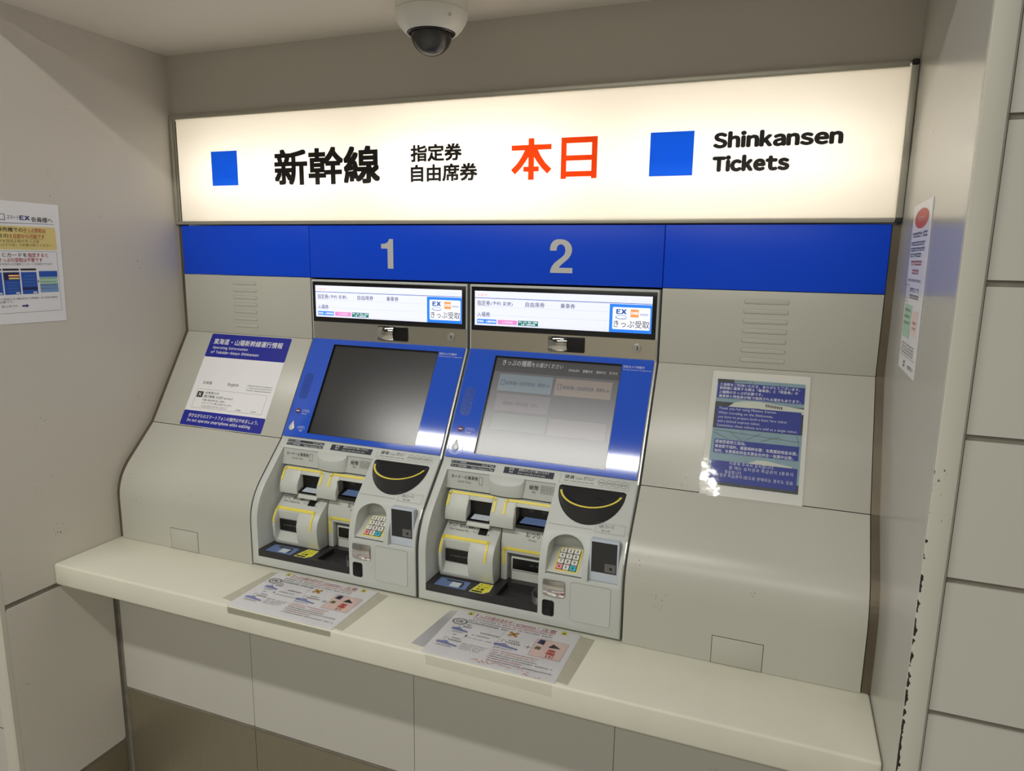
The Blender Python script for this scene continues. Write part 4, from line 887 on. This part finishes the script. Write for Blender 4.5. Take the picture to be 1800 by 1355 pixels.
P.rect(M_greenp, 0.1800, 0.2640, 1.4570, 1.5185).rect(M_pinkp, 0.2760, 0.3280, 1.4675, 1.5105)
for k in range(3): P.scribble(M_dgreen, 0.1880, 0.2500, 1.5060-0.012*k, 1.5110-0.012*k, 1)
P.scribble(M_redc, 0.2850, 0.3180, 1.4870, 1.4920, 1).scribble(M_redc, 0.2850, 0.3180, 1.4780, 1.4820, 1)
for k in range(4): P.scribble(M_ink2, 0.1880, 0.3300, 1.4440-0.0055*k, 1.4475-0.0055*k)
P.rect(M_ink2, 0.1880, 0.3480, 1.4236, 1.4243); P.scribble(M_ink, 0.2350, 0.2480, 1.4030, 1.4160).scribble(M_ink, 0.2850, 0.3400, 1.4050, 1.4120)

# instruction sheets taped to the counter
FC = Fr((0, 0, 0.7503), (1, 0, 0), (0, 1, 0))
def sheet(x0, rot, label, yb):
    W_, H_ = 0.3050, 0.2000
    fr = Fr((x0, yb, 0.7505), (math.cos(rot), math.sin(rot), 0), (-math.sin(rot), math.cos(rot), 0))   # origin: front left corner
    s = MB().slab(fr, rect(0, W_, 0, H_), 0.0002, 0.0009).build('instruction_sheet', M_paper, None)
    tag(s, label, 'sheet', 'instruction sheets on the counter')
    P = Print(fr, s, base=0.0011, names={'*': 'print'})
    for a in (0.034, 0.2680): P.rect(M_brightyel, a-0.007, a+0.007, 0.1840, 0.1970).poly(M_dgreen, [(a-0.005, 0.1860), (a+0.005, 0.1860), (a, 0.1945)], 1)
    P.text(M_red, 'きっぷの組み合わせ', 0.0470, 0.1420, 0.1800, 0.1960).text(M_red, '/ attention / ', 0.1450, 0.2080, 0.1800, 0.1940).text(M_red, '注意', 0.2150, 0.2500, 0.1800, 0.1950).rect(M_red, 0.0470, 0.2500, 0.1775, 0.1785)
    P.scribble(M_ink, 0.0400, 0.1150, 0.1680, 0.1730).scribble(M_redc, 0.1170, 0.2450, 0.1680, 0.1730).scribble(M_ink, 0.0400, 0.2480, 0.1590, 0.1635).scribble(M_ink, 0.0400, 0.1430, 0.1490, 0.1550)
    P.ring(M_dgreen, 0.0250, 0.1480, 0.0150, 0.0185, q=0.75).text(M_ink, 'OK', 0.0150, 0.0350, 0.1420, 0.1545, layer=2)
    for (a, b, w) in ((0.0200, 0.1110, 0.042), (0.0120, 0.0480, 0.052), (0.1350, 0.0860, 0.058)):
        P.poly(M_lav, [(a, b), (a+w, b-0.004), (a+w, b+0.002), (a+0.6*w, b+0.006), (a+0.4*w, b+0.014), (a+0.2*w, b+0.010), (a, b+0.008)])
        P.scribble(M_ink, a+0.022, a+w, b+0.016, b+0.022).scribble(M_ink, a+0.026, a+w*0.9, b+0.026, b+0.031).scribble(M_ink2, a+0.006, a+w*0.8, b-0.010, b-0.006)
        P.line(M_ink2, [(a+0.012, b+0.016), (a+0.012, b+0.026), (a+0.020, b+0.026)], 0.0012)
    P.text(M_ink, '＋', 0.0340, 0.0430, 0.0860, 0.0940).text(M_ink, '＋', 0.2030, 0.2170, 0.0980, 0.1110)
    P.scribble(M_ink, 0.0720, 0.1180, 0.1020, 0.1060).scribble(M_ink, 0.0900, 0.1360, 0.1150, 0.1210).scribble(M_ink2, 0.0720, 0.1330, 0.0880, 0.0910).scribble(M_ink, 0.0620, 0.0680, 0.0900, 0.0990)
    for k in range(4): P.scribble(M_ink2, 0.0700, 0.1350-0.006*k, 0.0620-0.007*k, 0.0650-0.007*k)
    for k in range(13): P.rect(M_ink2, 0.1385+0.0002*k, 0.1393+0.0002*k, 0.1430-0.009*k, 0.1480-0.009*k)
    for s_ in (1, -1): P.line(M_ink, [(0.1520, 0.1420-0.008*s_), (0.1720, 0.1420+0.008*s_)], 0.0068, 0).line(M_orange, [(0.1525, 0.1420-0.0076*s_), (0.1715, 0.1420+0.0076*s_)], 0.0048, 1)
    P.poly(M_pinkp, rrect(0.2190, 0.2920, 0.0760, 0.1480, 0.010)).frame(M_ink2, 0.2190, 0.2920, 0.0760, 0.1480, 0.0006, 1)
    P.poly(M_bluedark, [(0.2230, 0.1280), (0.2400, 0.1260), (0.2390, 0.1450), (0.2260, 0.1450)], 1).poly(M_dgreen, [(0.2240, 0.1050), (0.2380, 0.1030), (0.2380, 0.1150), (0.2270, 0.1170)], 1)
    P.poly(M_slot, [(0.2520, 0.1200), (0.2800, 0.1220), (0.2720, 0.1290), (0.2600, 0.1370)], 1).poly(M_redc, [(0.2540, 0.0930), (0.2740, 0.0920), (0.2720, 0.1130), (0.2560, 0.1130)], 1).scribble(M_white, 0.2570, 0.2710, 0.1000, 0.1070, 2).scribble(M_red, 0.2560, 0.2720, 0.0800, 0.0900, 1)
    for k in range(6):
        P.scribble(M_redc if k in (0, 1, 4) else M_ink, 0.1440, (0.2480, 0.2450, 0.2500, 0.2860, 0.2200, 0.2900)[k], 0.0640-0.0082*k, 0.0680-0.0082*k)
    # clear cover film with its taped side margins, running over the front edge
    for q in ([(-0.035, 0.022), (-0.001, 0.018), (-0.001, 0.192), (-0.020, 0.186)], [(W_+0.001, 0.008), (W_+0.026, 0.006), (W_+0.034, 0.192), (W_+0.001, 0.196)]):
        MB().face(fr, q, 0.0004).build('clear_tape', M_tape, s)
    MB().face(fr, rect(0.0, W_, 0.0, H_), 0.0021).build('film', M_laminate, s)
    return s, fr
s1, f1 = sheet(-0.4155, 0.0, 'white instruction sheet taped to the counter before machine 1', -0.5035)
s2, f2 = sheet(0.1190, 0.0, 'white instruction sheet with red handwriting taped before machine 2', -0.5035)
P = Print(f2, s2, base=0.0012, names={'*': 'handwriting'})
def scrawl(a0, a1, b, h, n):
    pts = [(a0+(a1-a0)*i/n+random.uniform(-1, 1)*(a1-a0)/n*0.5, b+random.uniform(-0.5, 0.5)*h) for i in range(n+1)]
    for i in range(n):
        if random.random() < 0.8: P.line(M_hand, [pts[i], pts[i+1]], 0.0011)
M_hand = mat('pen_orange', (214, 120, 84), rough=0.5, var=0.05)
scrawl(0.112, 0.160, 0.014, 0.013, 18); scrawl(0.160, 0.245, 0.017, 0.009, 30); scrawl(0.235, 0.275, 0.005, 0.008, 16)
MB().add([(0.132, -0.507, 0.7495), (0.420, -0.507, 0.7495), (0.420, -0.507, 0.722), (0.134, -0.507, 0.726)], [(0, 1, 2, 3)]).build('clear_tape', M_tape2, s2)
MB().add([(-0.412, -0.507, 0.7495), (-0.112, -0.507, 0.7495), (-0.112, -0.507, 0.735), (-0.410, -0.507, 0.732)], [(0, 1, 2, 3)]).build('clear_tape', M_tape2, s1)

# ------------------------------------------------------------------ dome camera on the ceiling
CX, CY = -0.020, -0.172
dc = root('dome_camera', (CX, CY, ZC), 'white dome security camera hanging from the alcove ceiling', 'camera')
MB().lathe((CX, CY), [(0.079, ZC-0.0005), (0.084, ZC-0.004), (0.0845, 2.1490), (0.0835, 2.1482)], 56).build('base', M_camwhite, dc, smooth=True)
cov = MB().lathe((CX, CY), [(0.0835, 2.1478), (0.0845, 2.1470), (0.0845, 2.1400), (0.0815, 2.1310), (0.0735, 2.1180), (0.0640, 2.1075), (0.0590, 2.1035), (0.0565, 2.1040), (0.0560, 2.1075)], 56).build('cover', M_camwhite, dc, smooth=True)
MB().lathe((CX, CY), [(0.0832, 2.1476), (0.0832, 2.1484)], 56).build('seam', M_joint, dc)
MB().lathe((CX, CY), [(0.0555, 2.1080), (0.0545, 2.1030), (0.0520, 2.1010), (0.0500, 2.1050)], 48).build('collar', M_lens, dc, smooth=True)
MB().lathe((CX, CY), [(0.0445*math.cos(math.radians(t)), 2.1030-0.0445*math.sin(math.radians(t))) for t in range(0, 90, 8)]+[(0.0008, 2.0585)], 40).build('lens_module', M_lens, dc, smooth=True)
dmo = MB().lathe((CX, CY), [(0.0480*math.cos(math.radians(t)), 2.1030-0.0480*math.sin(math.radians(t))) for t in range(0, 90, 6)]+[(0.0008, 2.0550)], 48).build('dome', M_domeclear, dc, smooth=True)
th = math.atan2(CAM[1]-CY, CAM[0]-CX)
for ph, z, rr in ((th+0.55, 2.127, 0.0040),):
    q = Vector((CX+0.0790*math.cos(ph), CY+0.0790*math.sin(ph), z)); nn = Vector((math.cos(ph), math.sin(ph), -1.0)).normalized(); uu = Vector((-math.sin(ph), math.cos(ph), 0))
    fr = Fr(q, uu, nn.cross(uu)); MB().slab(fr, ell(0, 0, rr, rr, 16), -0.001, 0.0012).build('screw', M_alu, cov)
ph = th-0.30
fr = Fr((CX+0.0846*math.cos(ph), CY+0.0846*math.sin(ph), 2.155), (-math.sin(ph), math.cos(ph), 0), (0, 0, 1))
Print(fr, dc, base=0.0006).text(M_ink, 'DUALCAVE', -0.0150, 0.0150, -0.001, 0.005, bold=0.03)
flush_prints()
